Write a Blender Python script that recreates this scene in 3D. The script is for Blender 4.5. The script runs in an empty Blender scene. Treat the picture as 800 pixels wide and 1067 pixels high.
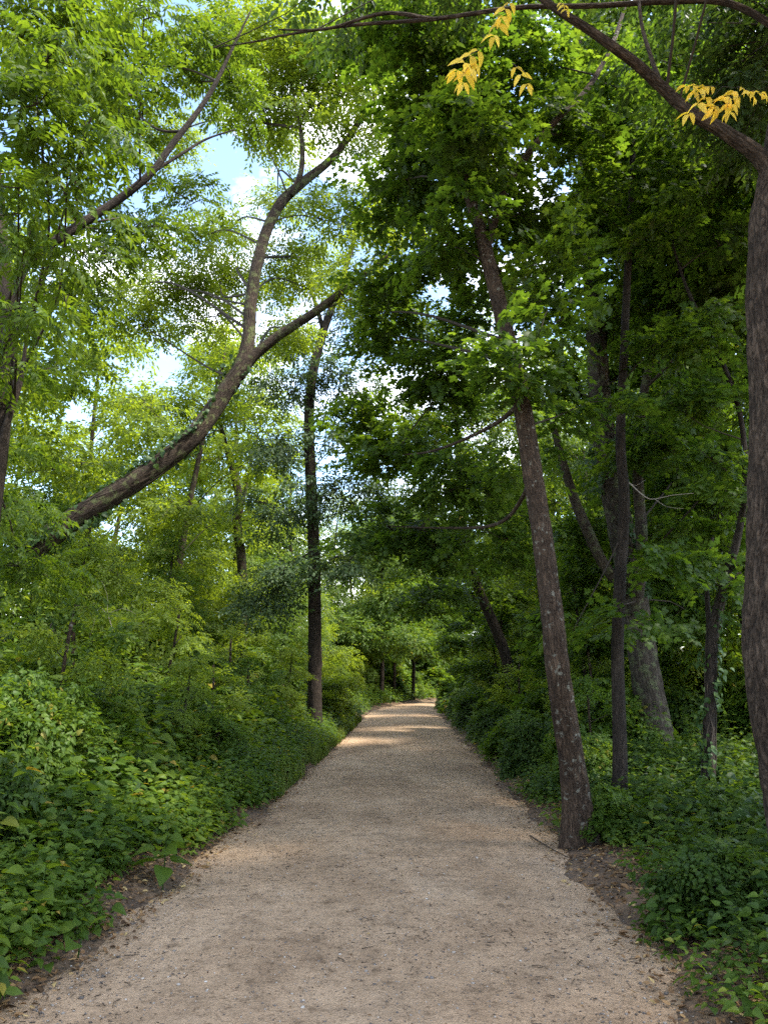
import bpy, math
import numpy as np

rng = np.random.default_rng(11)
SC = bpy.context.scene
COL = SC.collection
R = math.radians

# ------------------------------------------------------------------ camera model (used to turn sight lines into places)
CAM_H, PITCH, FPX = 1.6, R(11.6), 832.0
cp, sp = math.cos(PITCH), math.sin(PITCH)

def P(x, y, Y):
    """world point at forward distance Y seen at photo position (x, y)"""
    a = (x - 400.0) / FPX
    b = (533.5 - y) / FPX
    t = Y / (cp - b * sp)
    return np.array([a * t, Y, CAM_H + t * (sp + b * cp)])

def path_c(Y):                       # centre line of the path
    Y = np.asarray(Y, float)
    return -0.08 - .55 * np.exp(-np.clip(Y, 0, None) / 4.5) + 0.0255 * Y + 0.011 * np.clip(Y - 36, 0, None) ** 2

def half_w(Y):
    return 1.52 + .30 * np.exp(-np.clip(np.asarray(Y, float), 0, None) / 9.0)

def ground_h(x, Y):
    x = np.asarray(x, float); Y = np.asarray(Y, float)
    d = x - path_c(Y)
    n = 0.018 * np.sin(3.1 * x + 1.3 * Y) + 0.016 * np.sin(2.3 * Y - 1.7 * x + 1) + 0.014 * np.sin(6.1 * x - 4.7 * Y)+ 0.010 * np.sin(11.3 * Y + 7.0 * x)
    hw = half_w(Y); left = np.clip(-d - hw, 0, None); right = np.clip(d - hw, 0, None)
    h = 0.45 * (1 - np.exp(-left / 4.0)) + 0.22 * (1 - np.exp(-right / 5.0))
    dip = -0.10 * np.exp(-np.clip((np.abs(d) - hw + 0.30) / 0.35, 0, None) ** 2)
    return h + n + dip + 0.03

# ------------------------------------------------------------------ object helpers
def tag(o, label=None, cat=None, group=None, kind=None):
    if label: o['label'] = label
    if cat: o['category'] = cat
    if group: o['group'] = group
    if kind: o['kind'] = kind
    return o

def empty(name, loc):
    o = bpy.data.objects.new(name, None)
    o.empty_display_size = 0.3
    COL.objects.link(o); o.location = [float(v) for v in loc]
    return o

class Geo:
    """collects triangles / quads of one mesh with a per-face random value, material index and a bark vector"""
    def __init__(s):
        s.v, s.f3, s.f4 = [], [], []
        s.r3, s.r4, s.m3, s.m4 = [], [], [], []
        s.bark = []
        s.n = 0
    def add(s, v, f3=None, f4=None, r3=None, r4=None, mi=0, bark=None):
        v = np.asarray(v, np.float32).reshape(-1, 3)
        if f3 is not None and len(f3):
            s.f3.append(np.asarray(f3, np.int64) + s.n)
            s.r3.append(np.full(len(f3), .5, np.float32) if r3 is None else np.asarray(r3, np.float32)); s.m3.append(np.full(len(f3), mi, np.int32))
        if f4 is not None and len(f4):
            s.f4.append(np.asarray(f4, np.int64) + s.n)
            s.r4.append(np.full(len(f4), .5, np.float32) if r4 is None else np.asarray(r4, np.float32)); s.m4.append(np.full(len(f4), mi, np.int32))
        s.v.append(v); s.n += len(v)
        s.bark.append(np.zeros((len(v), 3), np.float32) if bark is None else np.asarray(bark, np.float32))
    def mesh(s, name, mats, origin=(0, 0, 0), smooth=False):
        v = np.concatenate(s.v) - np.asarray(origin, np.float32)
        f3 = np.concatenate(s.f3) if s.f3 else np.zeros((0, 3), np.int64)
        f4 = np.concatenate(s.f4) if s.f4 else np.zeros((0, 4), np.int64)
        r = np.concatenate((s.r3 or [np.zeros(0, np.float32)]) + (s.r4 or [np.zeros(0, np.float32)]))
        m = np.concatenate((s.m3 or [np.zeros(0, np.int32)]) + (s.m4 or [np.zeros(0, np.int32)]))
        me = bpy.data.meshes.new(name)
        me.vertices.add(len(v)); me.vertices.foreach_set('co', v.ravel())
        loops = np.concatenate([f3.ravel(), f4.ravel()]).astype(np.int32)
        me.loops.add(len(loops)); me.loops.foreach_set('vertex_index', loops)
        np_ = len(f3) + len(f4)
        me.polygons.add(np_)
        starts = np.concatenate([np.arange(len(f3)) * 3, len(f3) * 3 + np.arange(len(f4)) * 4]).astype(np.int32)
        me.polygons.foreach_set('loop_start', starts)
        me.polygons.foreach_set('material_index', m)
        sm = np.concatenate([np.zeros(len(f3), bool) if not smooth else np.ones(len(f3), bool), np.ones(len(f4), bool)])
        me.polygons.foreach_set('use_smooth', sm)
        for mt in (mats if isinstance(mats, (list, tuple)) else [mats]): me.materials.append(mt)
        me.update(calc_edges=True)
        at = me.attributes.new('rnd', 'FLOAT', 'FACE'); at.data.foreach_set('value', r)
        b = np.concatenate(s.bark)
        if np.any(b):
            at = me.attributes.new('bark', 'FLOAT_VECTOR', 'POINT'); at.data.foreach_set('vector', b.ravel())
        return me
    def build(s, name, mats, parent=None, loc=(0, 0, 0), smooth=False):
        """vertices are given in world space; loc = origin of the object (or of its parent)"""
        o = bpy.data.objects.new(name, s.mesh(name, mats, loc, smooth))
        COL.objects.link(o)
        if parent is not None: o.parent = parent
        else: o.location = [float(q) for q in loc]
        return o

def norm(v):
    v = np.asarray(v, float)
    return v / np.maximum(np.linalg.norm(v, axis=-1, keepdims=True), 1e-9)

# ------------------------------------------------------------------ tubes (trunks, limbs, twigs)
def catmull(pts, rad, step):
    pts = np.asarray(pts, float); rad = np.asarray(rad, float)
    p = np.vstack([2 * pts[0] - pts[1], pts, 2 * pts[-1] - pts[-2]])
    r = np.concatenate([[rad[0]], rad, [rad[-1]]])
    out, ro = [], []
    for i in range(1, len(p) - 2):
        n = max(2, int(np.linalg.norm(p[i + 1] - p[i]) / step))
        t = np.linspace(0, 1, n, endpoint=False)[:, None]
        a, b, c, d = p[i - 1], p[i], p[i + 1], p[i + 2]
        out.append(0.5 * (2 * b + (c - a) * t + (2 * a - 5 * b + 4 * c - d) * t ** 2 + (3 * b - a - 3 * c + d) * t ** 3))
        ro.append(r[i] + (r[i + 1] - r[i]) * t[:, 0])
    out.append(p[-2][None]); ro.append(np.array([r[-2]]))
    return np.vstack(out), np.concatenate(ro)

def tube(g, pts, rad, seg=8, step=0.3, rough=0.0, furrow=0, flare=0.0, mi=0, seed=0, smooth_pts=True):
    if smooth_pts and len(pts) > 2: c, r = catmull(pts, rad, step)
    else:
        c, r = np.asarray(pts, float), np.asarray(rad, float)
    n = len(c)
    tang = norm(np.gradient(c, axis=0))
    u = np.cross(tang[0], [0.3, 1, 0.1]); u = u / np.linalg.norm(u)
    U = np.zeros((n, 3)); U[0] = u
    for i in range(1, n):
        q = U[i - 1] - tang[i] * np.dot(U[i - 1], tang[i]); U[i] = q / max(np.linalg.norm(q), 1e-9)
    V = np.cross(tang, U)
    L = np.concatenate([[0], np.cumsum(np.linalg.norm(np.diff(c, axis=0), axis=1))])
    a = np.linspace(0, 2 * np.pi, seg, endpoint=False)
    A, LL = np.meshgrid(a, L)
    rr = np.repeat(r[:, None], seg, 1)
    s0 = seed * 1.37
    if flare:
        lob = 1 + 0.35 * np.sin(3 * A + s0) + 0.25 * np.sin(5 * A + 2 * s0)
        rr = rr * (1 + flare * np.exp(-LL / 0.33) * lob)
    if rough:
        n_ = (np.sin(2 * A + LL * 1.7 + s0) * .5 + np.sin(3 * A - LL * 2.9 + 2 * s0) * .4 + np.sin(LL * 5.1 + A + s0) * .35 + np.sin(5 * A + LL * 7.3) * .25)
        rr = rr * (1 + rough * n_)
    if furrow:
        k = furrow
        w = 1.1 * np.sin(LL * 4.1 + A * 2 + s0) + .9 * np.sin(LL * 9.3 - A * 3 + s0) + .5 * np.sin(LL * 19. + A * 5)
        f = np.abs(np.sin(0.5 * k * A + w)) ** .6
        br = .5 + .5 * np.sin(LL * 14. + 3 * np.sin(A * 4 + LL * 2) + 2 * np.sin(A * 9))
        rr = rr + r[:, None] * 0.16 * (f * (.6 + .4 * br) - .5)
    ring = c[:, None, :] + rr[..., None] * (np.cos(A)[..., None] * U[:, None] + np.sin(A)[..., None] * V[:, None])
    idx = np.arange(n * seg).reshape(n, seg)
    f4 = np.stack([idx[:-1], np.roll(idx[:-1], -1, 1), np.roll(idx[1:], -1, 1), idx[1:]], -1).reshape(-1, 4)
    bark = np.stack([np.cos(A) * r[:, None], np.sin(A) * r[:, None], LL + seed * 3.1], -1).reshape(-1, 3)
    verts = ring.reshape(-1, 3)
    cap = np.stack([np.full(seg, n * seg), idx[-1], np.roll(idx[-1], -1)], -1)
    verts = np.vstack([verts, c[-1]]); bark = np.vstack([bark, bark[-1]])
    g.add(verts, f3=cap, f4=f4, mi=mi, bark=bark)
    return c, r

def simple_tubes(g, starts, ends, r0, r1, sag=0.0, mi=0, seg=3):
    """many thin twigs at once, each of two bent segments"""
    s = np.asarray(starts, float); e = np.asarray(ends, float); n = len(s)
    if n == 0: return
    mid = (s + e) / 2 + rng.normal(0, 1, (n, 3)) * np.linalg.norm(e - s, axis=1, keepdims=True) * 0.07
    mid[:, 2] += sag * np.linalg.norm(e - s, axis=1)
    t = norm(e - s); u = norm(np.cross(t, rng.normal(0, 1, (n, 3)))); w = np.cross(t, u)
    a = np.arange(seg) * 2 * np.pi / seg
    off = np.cos(a)[None, :, None] * u[:, None] + np.sin(a)[None, :, None] * w[:, None]
    r0 = np.broadcast_to(r0, (n,))[:, None, None]; r1 = np.broadcast_to(r1, (n,))[:, None, None]
    v = np.stack([s[:, None] + off * r0, mid[:, None] + off * (r0 + r1) / 2, e[:, None] + off * r1], 1)   # n,3,seg,3
    base = (np.arange(n) * 3 * seg)[:, None, None, None]
    k = np.arange(seg); kn = (k + 1) % seg
    q = np.stack([np.stack([j * seg + k, j * seg + kn, (j + 1) * seg + kn, (j + 1) * seg + k], -1) for j in (0, 1)], 0)[None]
    g.add(v.reshape(-1, 3), f4=(q + base).reshape(-1, 4), mi=mi)

# ------------------------------------------------------------------ leaf templates: (verts, tris, leaf id per tri)
def leaf_outline(half, fold=0.22, droop=0.25, length=1.0, curl=0.0):
    """leaf along +y; half = [(y, w), ...] from base to tip, without the end points"""
    ys = np.array([0] + [h[0] for h in half] + [1.0]); ws = np.array([0] + [h[1] for h in half] + [0.0])
    z_mid = -droop * ys ** 2
    rib = np.stack([np.zeros_like(ys), ys, z_mid], 1)
    v = list(rib); f = []
    m = len(ys)
    for sgn in (-1, 1):
        ed = np.stack([sgn * ws[1:-1], ys[1:-1] , z_mid[1:-1] + fold * ws[1:-1] - curl * ws[1:-1] ** 2], 1)
        b = len(v); v += list(ed)
        e = lambda i: 0 if i == 0 else (m - 1 if i == m - 1 else b + i - 1)
        for i in range(m - 1):
            if i == 0: t = [(0, 1, e(1))]
            elif i == m - 2: t = [(i, m - 1, e(i))]
            else: t = [(i, i + 1, e(i + 1)), (i, e(i + 1), e(i))]
            f += [x if sgn < 0 else (x[0], x[2], x[1]) for x in t]
    return np.array(v) * length, np.array(f)

def maple_leaf():
    pts = [(0, 0), (.16, -.05), (.42, -.02), (.30, .18), (.62, .30), (.50, .42), (.60, .66), (.34, .56), (.24, .62), (.20, .84), (0, 1.05)]
    right = pts[1:-1]
    out = [pts[0]] + right + [pts[-1]] + [(-x, y) for x, y in right[::-1]]
    v = [(0, .33, 0.03)] + [(x, y, -.10 * (x * x * 2 + (y - .3) ** 2)) for x, y in out]
    n = len(out)
    return np.array(v), np.array([(0, i + 1, (i + 1) % n + 1) for i in range(n)])

OV2 = leaf_outline([(.45, .24)])
OV3 = leaf_outline([(.22, .20), (.6, .21)])
LANCE = leaf_outline([(.4, .205)], droop=.3)
NETTLE = leaf_outline([(.08, .26), (.25, .34), (.42, .30), (.62, .22), (.82, .10)], fold=.25, droop=.35)
HEART = leaf_outline([(-.10, .22), (-.02, .42), (.2, .50), (.45, .42), (.7, .25), (.88, .10)], fold=.15, droop=.35)
MAPLE = maple_leaf()
BLADE = leaf_outline([(.3, .035), (.7, .025)], droop=.55, fold=.4)

def rot_to(ydir, normal):
    """rotation matrices (n,3,3) whose columns are x, y (leaf axis), z (leaf normal)"""
    y = norm(ydir); z = normal - y * np.sum(normal * y, -1, keepdims=True); z = norm(z); x = np.cross(y, z)
    return np.stack([x, y, z], -1)

def assemble(leaf, pos, ydir, nrm, size):
    lv, lf = leaf; n = len(pos)
    M = rot_to(np.asarray(ydir, float), np.asarray(nrm, float))
    v = np.einsum('nij,kj->nki', M, lv) * np.asarray(size, float).reshape(-1, 1, 1) + np.asarray(pos)[:, None]
    f = lf[None] + (np.arange(n) * len(lv))[:, None, None]
    return v.reshape(-1, 3), f.reshape(-1, 3), np.repeat(np.arange(n), len(lf))

def spray_alternate(leaf, n, length, size, spread=55, r=None):
    """twig along +y with alternate leaves lying in a loose plane"""
    r = r or rng
    t = np.linspace(.15, 1, n); side = np.where(np.arange(n) % 2, 1, -1)
    pos = np.stack([0 * t, t * length, .03 * length * np.sin(5 * t) - .12 * length * t ** 2], 1)
    ang = np.radians(spread) * side * (1 - .75 * (t > .97)) + r.normal(0, .25, n)
    yd = np.stack([np.sin(ang), np.cos(ang), r.normal(-.18, .22, n)], 1)
    pos = pos + norm(yd) * size * .25
    nr = np.stack([r.normal(0, .3, n), r.normal(0, .3, n), np.ones(n)], 1)
    return assemble(leaf, pos, yd, nr, size * r.uniform(.7, 1.15, n))

def spray_pinnate(leaf, pairs, length, size, r=None):
    r = r or rng
    t = np.repeat(np.linspace(.25, .95, pairs), 2); n = len(t); side = np.where(np.arange(n) % 2, 1, -1)
    t = np.append(t, 1.0); side = np.append(side, 0); n += 1
    pos = np.stack([0 * t, t * length, -.22 * length * t ** 2], 1)
    ang = side * np.radians(62) + r.normal(0, .12, n)
    yd = np.stack([np.sin(ang), np.cos(ang), r.normal(-.25, .15, n)], 1)
    nr = np.stack([r.normal(0, .22, n), r.normal(0, .22, n), np.ones(n)], 1)
    return assemble(leaf, pos, yd, nr, size * r.uniform(.8, 1.1, n) * (1 - .25 * np.abs(t - .6)))

def plant_template(leaf, levels, per, height, size, r, lean=.15, up=.35, trif=False):
    """upright herb: stem with whorls of leaves"""
    pos, yd, nr, sz = [], [], [], []
    lx, ly = r.normal(0, lean, 2)
    for k in range(levels):
        t = (k + 1) / levels
        z = height * (.25 + .75 * t); c = np.array([lx * z * t, ly * z * t, z])
        a0 = r.uniform(0, 6.3)
        for j in range(per):
            a = a0 + j * 2 * np.pi / per + r.normal(0, .3)
            d = np.array([math.cos(a), math.sin(a), up * (t - .45) + r.normal(0, .15)])
            s = size * (1.15 - .55 * t) * r.uniform(.75, 1.2)
            for dj in ((-.75, 0, .75) if trif else (0,)):
                d2 = np.array([math.cos(a + dj), math.sin(a + dj), d[2]])
                pos.append(c + d * size * .35 + d2 * .02); yd.append(d2); sz.append(s * (.8 if trif else 1))
                nr.append([-d2[0] * .2 + r.normal(0, .42), -d2[1] * .2 + r.normal(0, .42), 1])
    return assemble(leaf, np.array(pos), np.array(yd), np.array(nr), np.array(sz))

tr = np.random.default_rng(5)
SPRAYS = {
    'ash':    [spray_pinnate(LANCE, p, l, .105, tr) for p, l in ((5, .30), (6, .34), (5, .27), (4, .25))],
    'maple':  [spray_alternate(MAPLE, n, .30, .105, 60, tr) for n in (6, 7, 8, 6)],
    'oval':   [spray_alternate(OV3, n, .28, .095, 50, tr) for n in (8, 9, 7, 9)],
    'far':    [spray_alternate(OV2, n, .42, .17, 50, tr) for n in (8, 9, 7, 10)],
    'fine':   [spray_alternate(OV2, n, .34, .085, 50, tr) for n in (11, 12, 10, 12)],
    'broad':  [spray_alternate(NETTLE, n, .30, .125, 60, tr) for n in (6, 7, 8, 7)],
    'yellow': [spray_pinnate(leaf_outline([(.2, .19), (.5, .25), (.8, .15)], .5, .55), p, .26, .092, tr) for p in (3, 4, 3)],
    'woods':  [spray_alternate(OV2, n, 1.1, .42, 50, tr) for n in (8, 9, 7, 10)],
}

def bake(g, templates, pos, ydir, nrm, scale, tone=None, jitter=.16, mi=0):
    pos = np.asarray(pos, float); n = len(pos)
    if n == 0: return
    which = rng.integers(0, len(templates), n)
    M = rot_to(np.asarray(ydir, float), np.asarray(nrm, float))
    tone = np.full(n, .5) if tone is None else tone
    scale = np.broadcast_to(scale, (n,))
    for k, (lv, lf, li) in enumerate(templates):
        s = np.where(which == k)[0]
        if len(s) == 0: continue
        v = np.einsum('nij,kj->nki', M[s], lv) * scale[s][:, None, None] + pos[s][:, None]
        f = lf[None] + (np.arange(len(s)) * len(lv))[:, None, None]
        nl = li.max() + 1
        r = tone[s][:, None] + rng.normal(0, jitter, (len(s), nl))
        g.add(v.reshape(-1, 3), f3=f.reshape(-1, 3), r3=np.clip(r[:, li], 0, 1).ravel(), mi=mi)

# ------------------------------------------------------------------ materials
def new_mat(name):
    m = bpy.data.materials.new(name); m.use_nodes = True
    nt = m.node_tree; nt.nodes.clear()
    return m, nt, nt.nodes, nt.links

def node(ns, typ, **kw):
    n = ns.new(typ)
    for k, v in kw.items():
        if k.startswith('i_'):
            key = k[2:]
            n.inputs[int(key) if key.isdigit() else key.replace('_', ' ')].default_value = v
        else: setattr(n, k, v)
    return n

def ramp(ns, stops, interp='LINEAR'):
    n = ns.new('ShaderNodeValToRGB'); cr = n.color_ramp; cr.interpolation = interp
    while len(cr.elements) < len(stops): cr.elements.new(.5)
    for e, (p, c) in zip(cr.elements, stops):
        e.position = p; e.color = (*c, 1) if len(c) == 3 else c
    return n

def leaf_mat(name, dark, mid, light, trans=1.5, tmix=.42, rough=.5, spec=.22, old=None):
    m, nt, ns, ln = new_mat(name)
    at = node(ns, 'ShaderNodeAttribute', attribute_name='rnd')
    rp = ramp(ns, [(0, dark), (.5, mid), (1, light)] if old is None else [(0, dark), (.5, mid), (.93, light), (1, old)])
    ln.new(at.outputs['Fac'], rp.inputs['Fac'])
    bs = node(ns, 'ShaderNodeBsdfPrincipled', i_Roughness=rough)
    bs.inputs['Specular IOR Level'].default_value = spec
    ln.new(rp.outputs['Color'], bs.inputs['Base Color'])
    mul = node(ns, 'ShaderNodeMix', data_type='RGBA', blend_type='MULTIPLY')
    mul.inputs['Factor'].default_value = 1
    mul.inputs[7].default_value = (trans * 1.24, trans * 1.09, trans * .42, 1)
    ln.new(rp.outputs['Color'], mul.inputs[6])
    tl = node(ns, 'ShaderNodeBsdfTranslucent'); ln.new(mul.outputs[2], tl.inputs['Color'])
    mx = node(ns, 'ShaderNodeMixShader', i_0=tmix)
    ln.new(bs.outputs[0], mx.inputs[1]); ln.new(tl.outputs[0], mx.inputs[2])
    out = node(ns, 'ShaderNodeOutputMaterial'); ln.new(mx.outputs[0], out.inputs['Surface'])
    return m

def bark_mat(name, dark, light, scale=26, stretch=.16, strength=.9, lichen=None, moss=None):
    m, nt, ns, ln = new_mat(name)
    at = node(ns, 'ShaderNodeAttribute', attribute_name='bark')
    mp = node(ns, 'ShaderNodeMapping'); mp.inputs['Scale'].default_value = (1, 1, stretch)
    ln.new(at.outputs['Vector'], mp.inputs['Vector'])
    wn = node(ns, 'ShaderNodeTexNoise', i_Scale=9., i_Detail=4.)
    ln.new(mp.outputs[0], wn.inputs['Vector'])
    wm = node(ns, 'ShaderNodeMix', data_type='RGBA', blend_type='LINEAR_LIGHT'); wm.inputs['Factor'].default_value = .035
    ln.new(mp.outputs[0], wm.inputs[6]); ln.new(wn.outputs['Color'], wm.inputs[7])
    vo = node(ns, 'ShaderNodeTexVoronoi', feature='DISTANCE_TO_EDGE', i_Scale=scale); ln.new(wm.outputs[2], vo.inputs['Vector'])
    vr = ramp(ns, [(0, (0, 0, 0)), (.25, (1, 1, 1))]); ln.new(vo.outputs['Distance'], vr.inputs['Fac'])
    n1 = node(ns, 'ShaderNodeTexNoise', i_Scale=scale * .55, i_Detail=4., i_Roughness=.55, i_Distortion=.5); ln.new(mp.outputs[0], n1.inputs['Vector'])
    sb = node(ns, 'ShaderNodeMath', operation='SUBTRACT', i_1=.5); ln.new(n1.outputs['Fac'], sb.inputs[0])
    ab = node(ns, 'ShaderNodeMath', operation='ABSOLUTE'); ln.new(sb.outputs[0], ab.inputs[0])
    ab2 = node(ns, 'ShaderNodeMath', operation='MULTIPLY', i_1=7.); ab2.use_clamp = True; ln.new(ab.outputs[0], ab2.inputs[0])
    fr = node(ns, 'ShaderNodeMix', data_type='FLOAT'); fr.inputs[0].default_value = .3
    ln.new(ab2.outputs[0], fr.inputs[2]); ln.new(vr.outputs[0], fr.inputs[3])
    nz = node(ns, 'ShaderNodeTexNoise', i_Scale=60., i_Detail=6., i_Roughness=.7); ln.new(at.outputs['Vector'], nz.inputs['Vector'])
    big = node(ns, 'ShaderNodeTexNoise', i_Scale=5., i_Detail=5.); ln.new(at.outputs['Vector'], big.inputs['Vector'])
    hm = node(ns, 'ShaderNodeMath', operation='MULTIPLY_ADD', i_1=.7); ln.new(fr.outputs[0], hm.inputs[0])
    hn = node(ns, 'ShaderNodeMath', operation='MULTIPLY', i_1=.5); ln.new(nz.outputs['Fac'], hn.inputs[0]); ln.new(hn.outputs[0], hm.inputs[2])
    cr = ramp(ns, [(.15, dark), (.95, light)]); ln.new(hm.outputs[0], cr.inputs['Fac'])
    c = cr.outputs[0]
    tint = ramp(ns, [(.3, (.62, .60, .58)), (.7, (1.25, 1.22, 1.18))]); ln.new(big.outputs['Fac'], tint.inputs['Fac'])
    mt = node(ns, 'ShaderNodeMix', data_type='RGBA', blend_type='MULTIPLY'); mt.inputs['Factor'].default_value = 1
    ln.new(c, mt.inputs[6]); ln.new(tint.outputs[0], mt.inputs[7]); c = mt.outputs[2]
    for spec_, sc, lo, hi in ((lichen, 16., .60, .66), (moss, 7., .52, .62)):
        if spec_ is None: continue
        ns_ = node(ns, 'ShaderNodeTexNoise', i_Scale=sc, i_Detail=5., i_Roughness=.6); ln.new(at.outputs['Vector'], ns_.inputs['Vector'])
        k = ramp(ns, [(lo, (0, 0, 0)), (hi, (1, 1, 1))]); ln.new(ns_.outputs['Fac'], k.inputs['Fac'])
        mm = node(ns, 'ShaderNodeMix', data_type='RGBA'); ln.new(k.outputs[0], mm.inputs['Factor'])
        ln.new(c, mm.inputs[6]); mm.inputs[7].default_value = (*spec_, 1); c = mm.outputs[2]
    bp = node(ns, 'ShaderNodeBump', i_Strength=strength, i_Distance=.03); ln.new(hm.outputs[0], bp.inputs['Height'])
    bs = node(ns, 'ShaderNodeBsdfPrincipled', i_Roughness=.9); bs.inputs['Specular IOR Level'].default_value = .2
    ln.new(c, bs.inputs['Base Color']); ln.new(bp.outputs[0], bs.inputs['Normal'])
    out = node(ns, 'ShaderNodeOutputMaterial'); ln.new(bs.outputs[0], out.inputs['Surface'])
    return m

def plain_mat(name, stops, rough=.8):
    m, nt, ns, ln = new_mat(name)
    at = node(ns, 'ShaderNodeAttribute', attribute_name='rnd')
    rp = ramp(ns, stops); ln.new(at.outputs['Fac'], rp.inputs['Fac'])
    bs = node(ns, 'ShaderNodeBsdfPrincipled', i_Roughness=rough); bs.inputs['Specular IOR Level'].default_value = .25
    ln.new(rp.outputs[0], bs.inputs['Base Color'])
    out = node(ns, 'ShaderNodeOutputMaterial'); ln.new(bs.outputs[0], out.inputs['Surface'])
    return m

M = {}
M['ash'] = leaf_mat('ash_leaf', (.034, .068, .010), (.054, .098, .011), (.092, .140, .016), 1.9, .5)
M['maple'] = leaf_mat('maple_leaf', (.022, .050, .009), (.045, .086, .012), (.085, .135, .017), 2.2, .55)
M['oak'] = leaf_mat('oak_leaf', (.026, .058, .018), (.042, .082, .022), (.075, .115, .028), 1.7, .4)
M['sunny'] = leaf_mat('sunny_leaf', (.065, .105, .014), (.108, .160, .020), (.155, .205, .03), 2.1, .52)  # lighter leaf tone: sunlit brightness put into the colour
M['dull'] = leaf_mat('dull_leaf', (.028, .055, .024), (.045, .080, .032), (.070, .105, .045), 1.6, .38)
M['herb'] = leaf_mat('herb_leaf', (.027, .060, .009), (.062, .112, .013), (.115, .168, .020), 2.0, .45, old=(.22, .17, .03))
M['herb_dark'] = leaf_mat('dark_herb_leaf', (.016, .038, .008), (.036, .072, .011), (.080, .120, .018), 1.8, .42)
M['shrub'] = leaf_mat('shrub_leaf', (.034, .072, .012), (.066, .118, .016), (.112, .165, .022), 1.9, .44, old=(.20, .18, .03))
M['ivy'] = leaf_mat('ivy_leaf', (.022, .052, .014), (.040, .080, .020), (.075, .12, .03), 1.4, .3)
M['yellow'] = leaf_mat('yellow_leaf', (.60, .46, .06), (.80, .61, .08), (.86, .70, .16), 1.25, .6)
M['grass'] = leaf_mat('grass_blade', (.06, .10, .02), (.10, .15, .025), (.17, .19, .05), 1.6, .4)
M['bark_brown'] = bark_mat('brown_bark', (.016, .011, .008), (.098, .066, .044), 62, .2, .9, lichen=(.19, .18, .14))
M['bark_grey'] = bark_mat('grey_bark', (.022, .017, .013), (.085, .071, .056), 40, .14, .9, moss=(.09, .10, .05))
M['bark_furrow'] = bark_mat('furrowed_bark', (.010, .007, .005), (.098, .072, .052), 40, .28, 1.0)  # groove tone: bark's own dark cracks plus crease shade put into the colour
M['bark_dark'] = bark_mat('dark_bark', (.012, .009, .007), (.052, .040, .031), 65, .2, .8)
M['bark_warm'] = bark_mat('leaning_bark', (.012, .009, .006), (.075, .055, .040), 56, .2, .9, moss=(.09, .10, .04))
M['twig'] = plain_mat('twig_bark', [(0, (.028, .021, .015)), (1, (.045, .034, .025))])
M['dead'] = plain_mat('dead_wood', [(0, (.17, .145, .115)), (1, (.25, .22, .18))])
M['litter'] = plain_mat('dry_leaf', [(0, (.05, .027, .013)), (.45, (.15, .082, .036)), (.8, (.26, .155, .068)), (1, (.36, .26, .11))], .75)
M['pebble'] = plain_mat('pebble', [(0, (.05, .042, .036)), (.45, (.13, .11, .095)), (.8, (.26, .225, .19)), (1, (.42, .38, .33))], .85)

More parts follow.
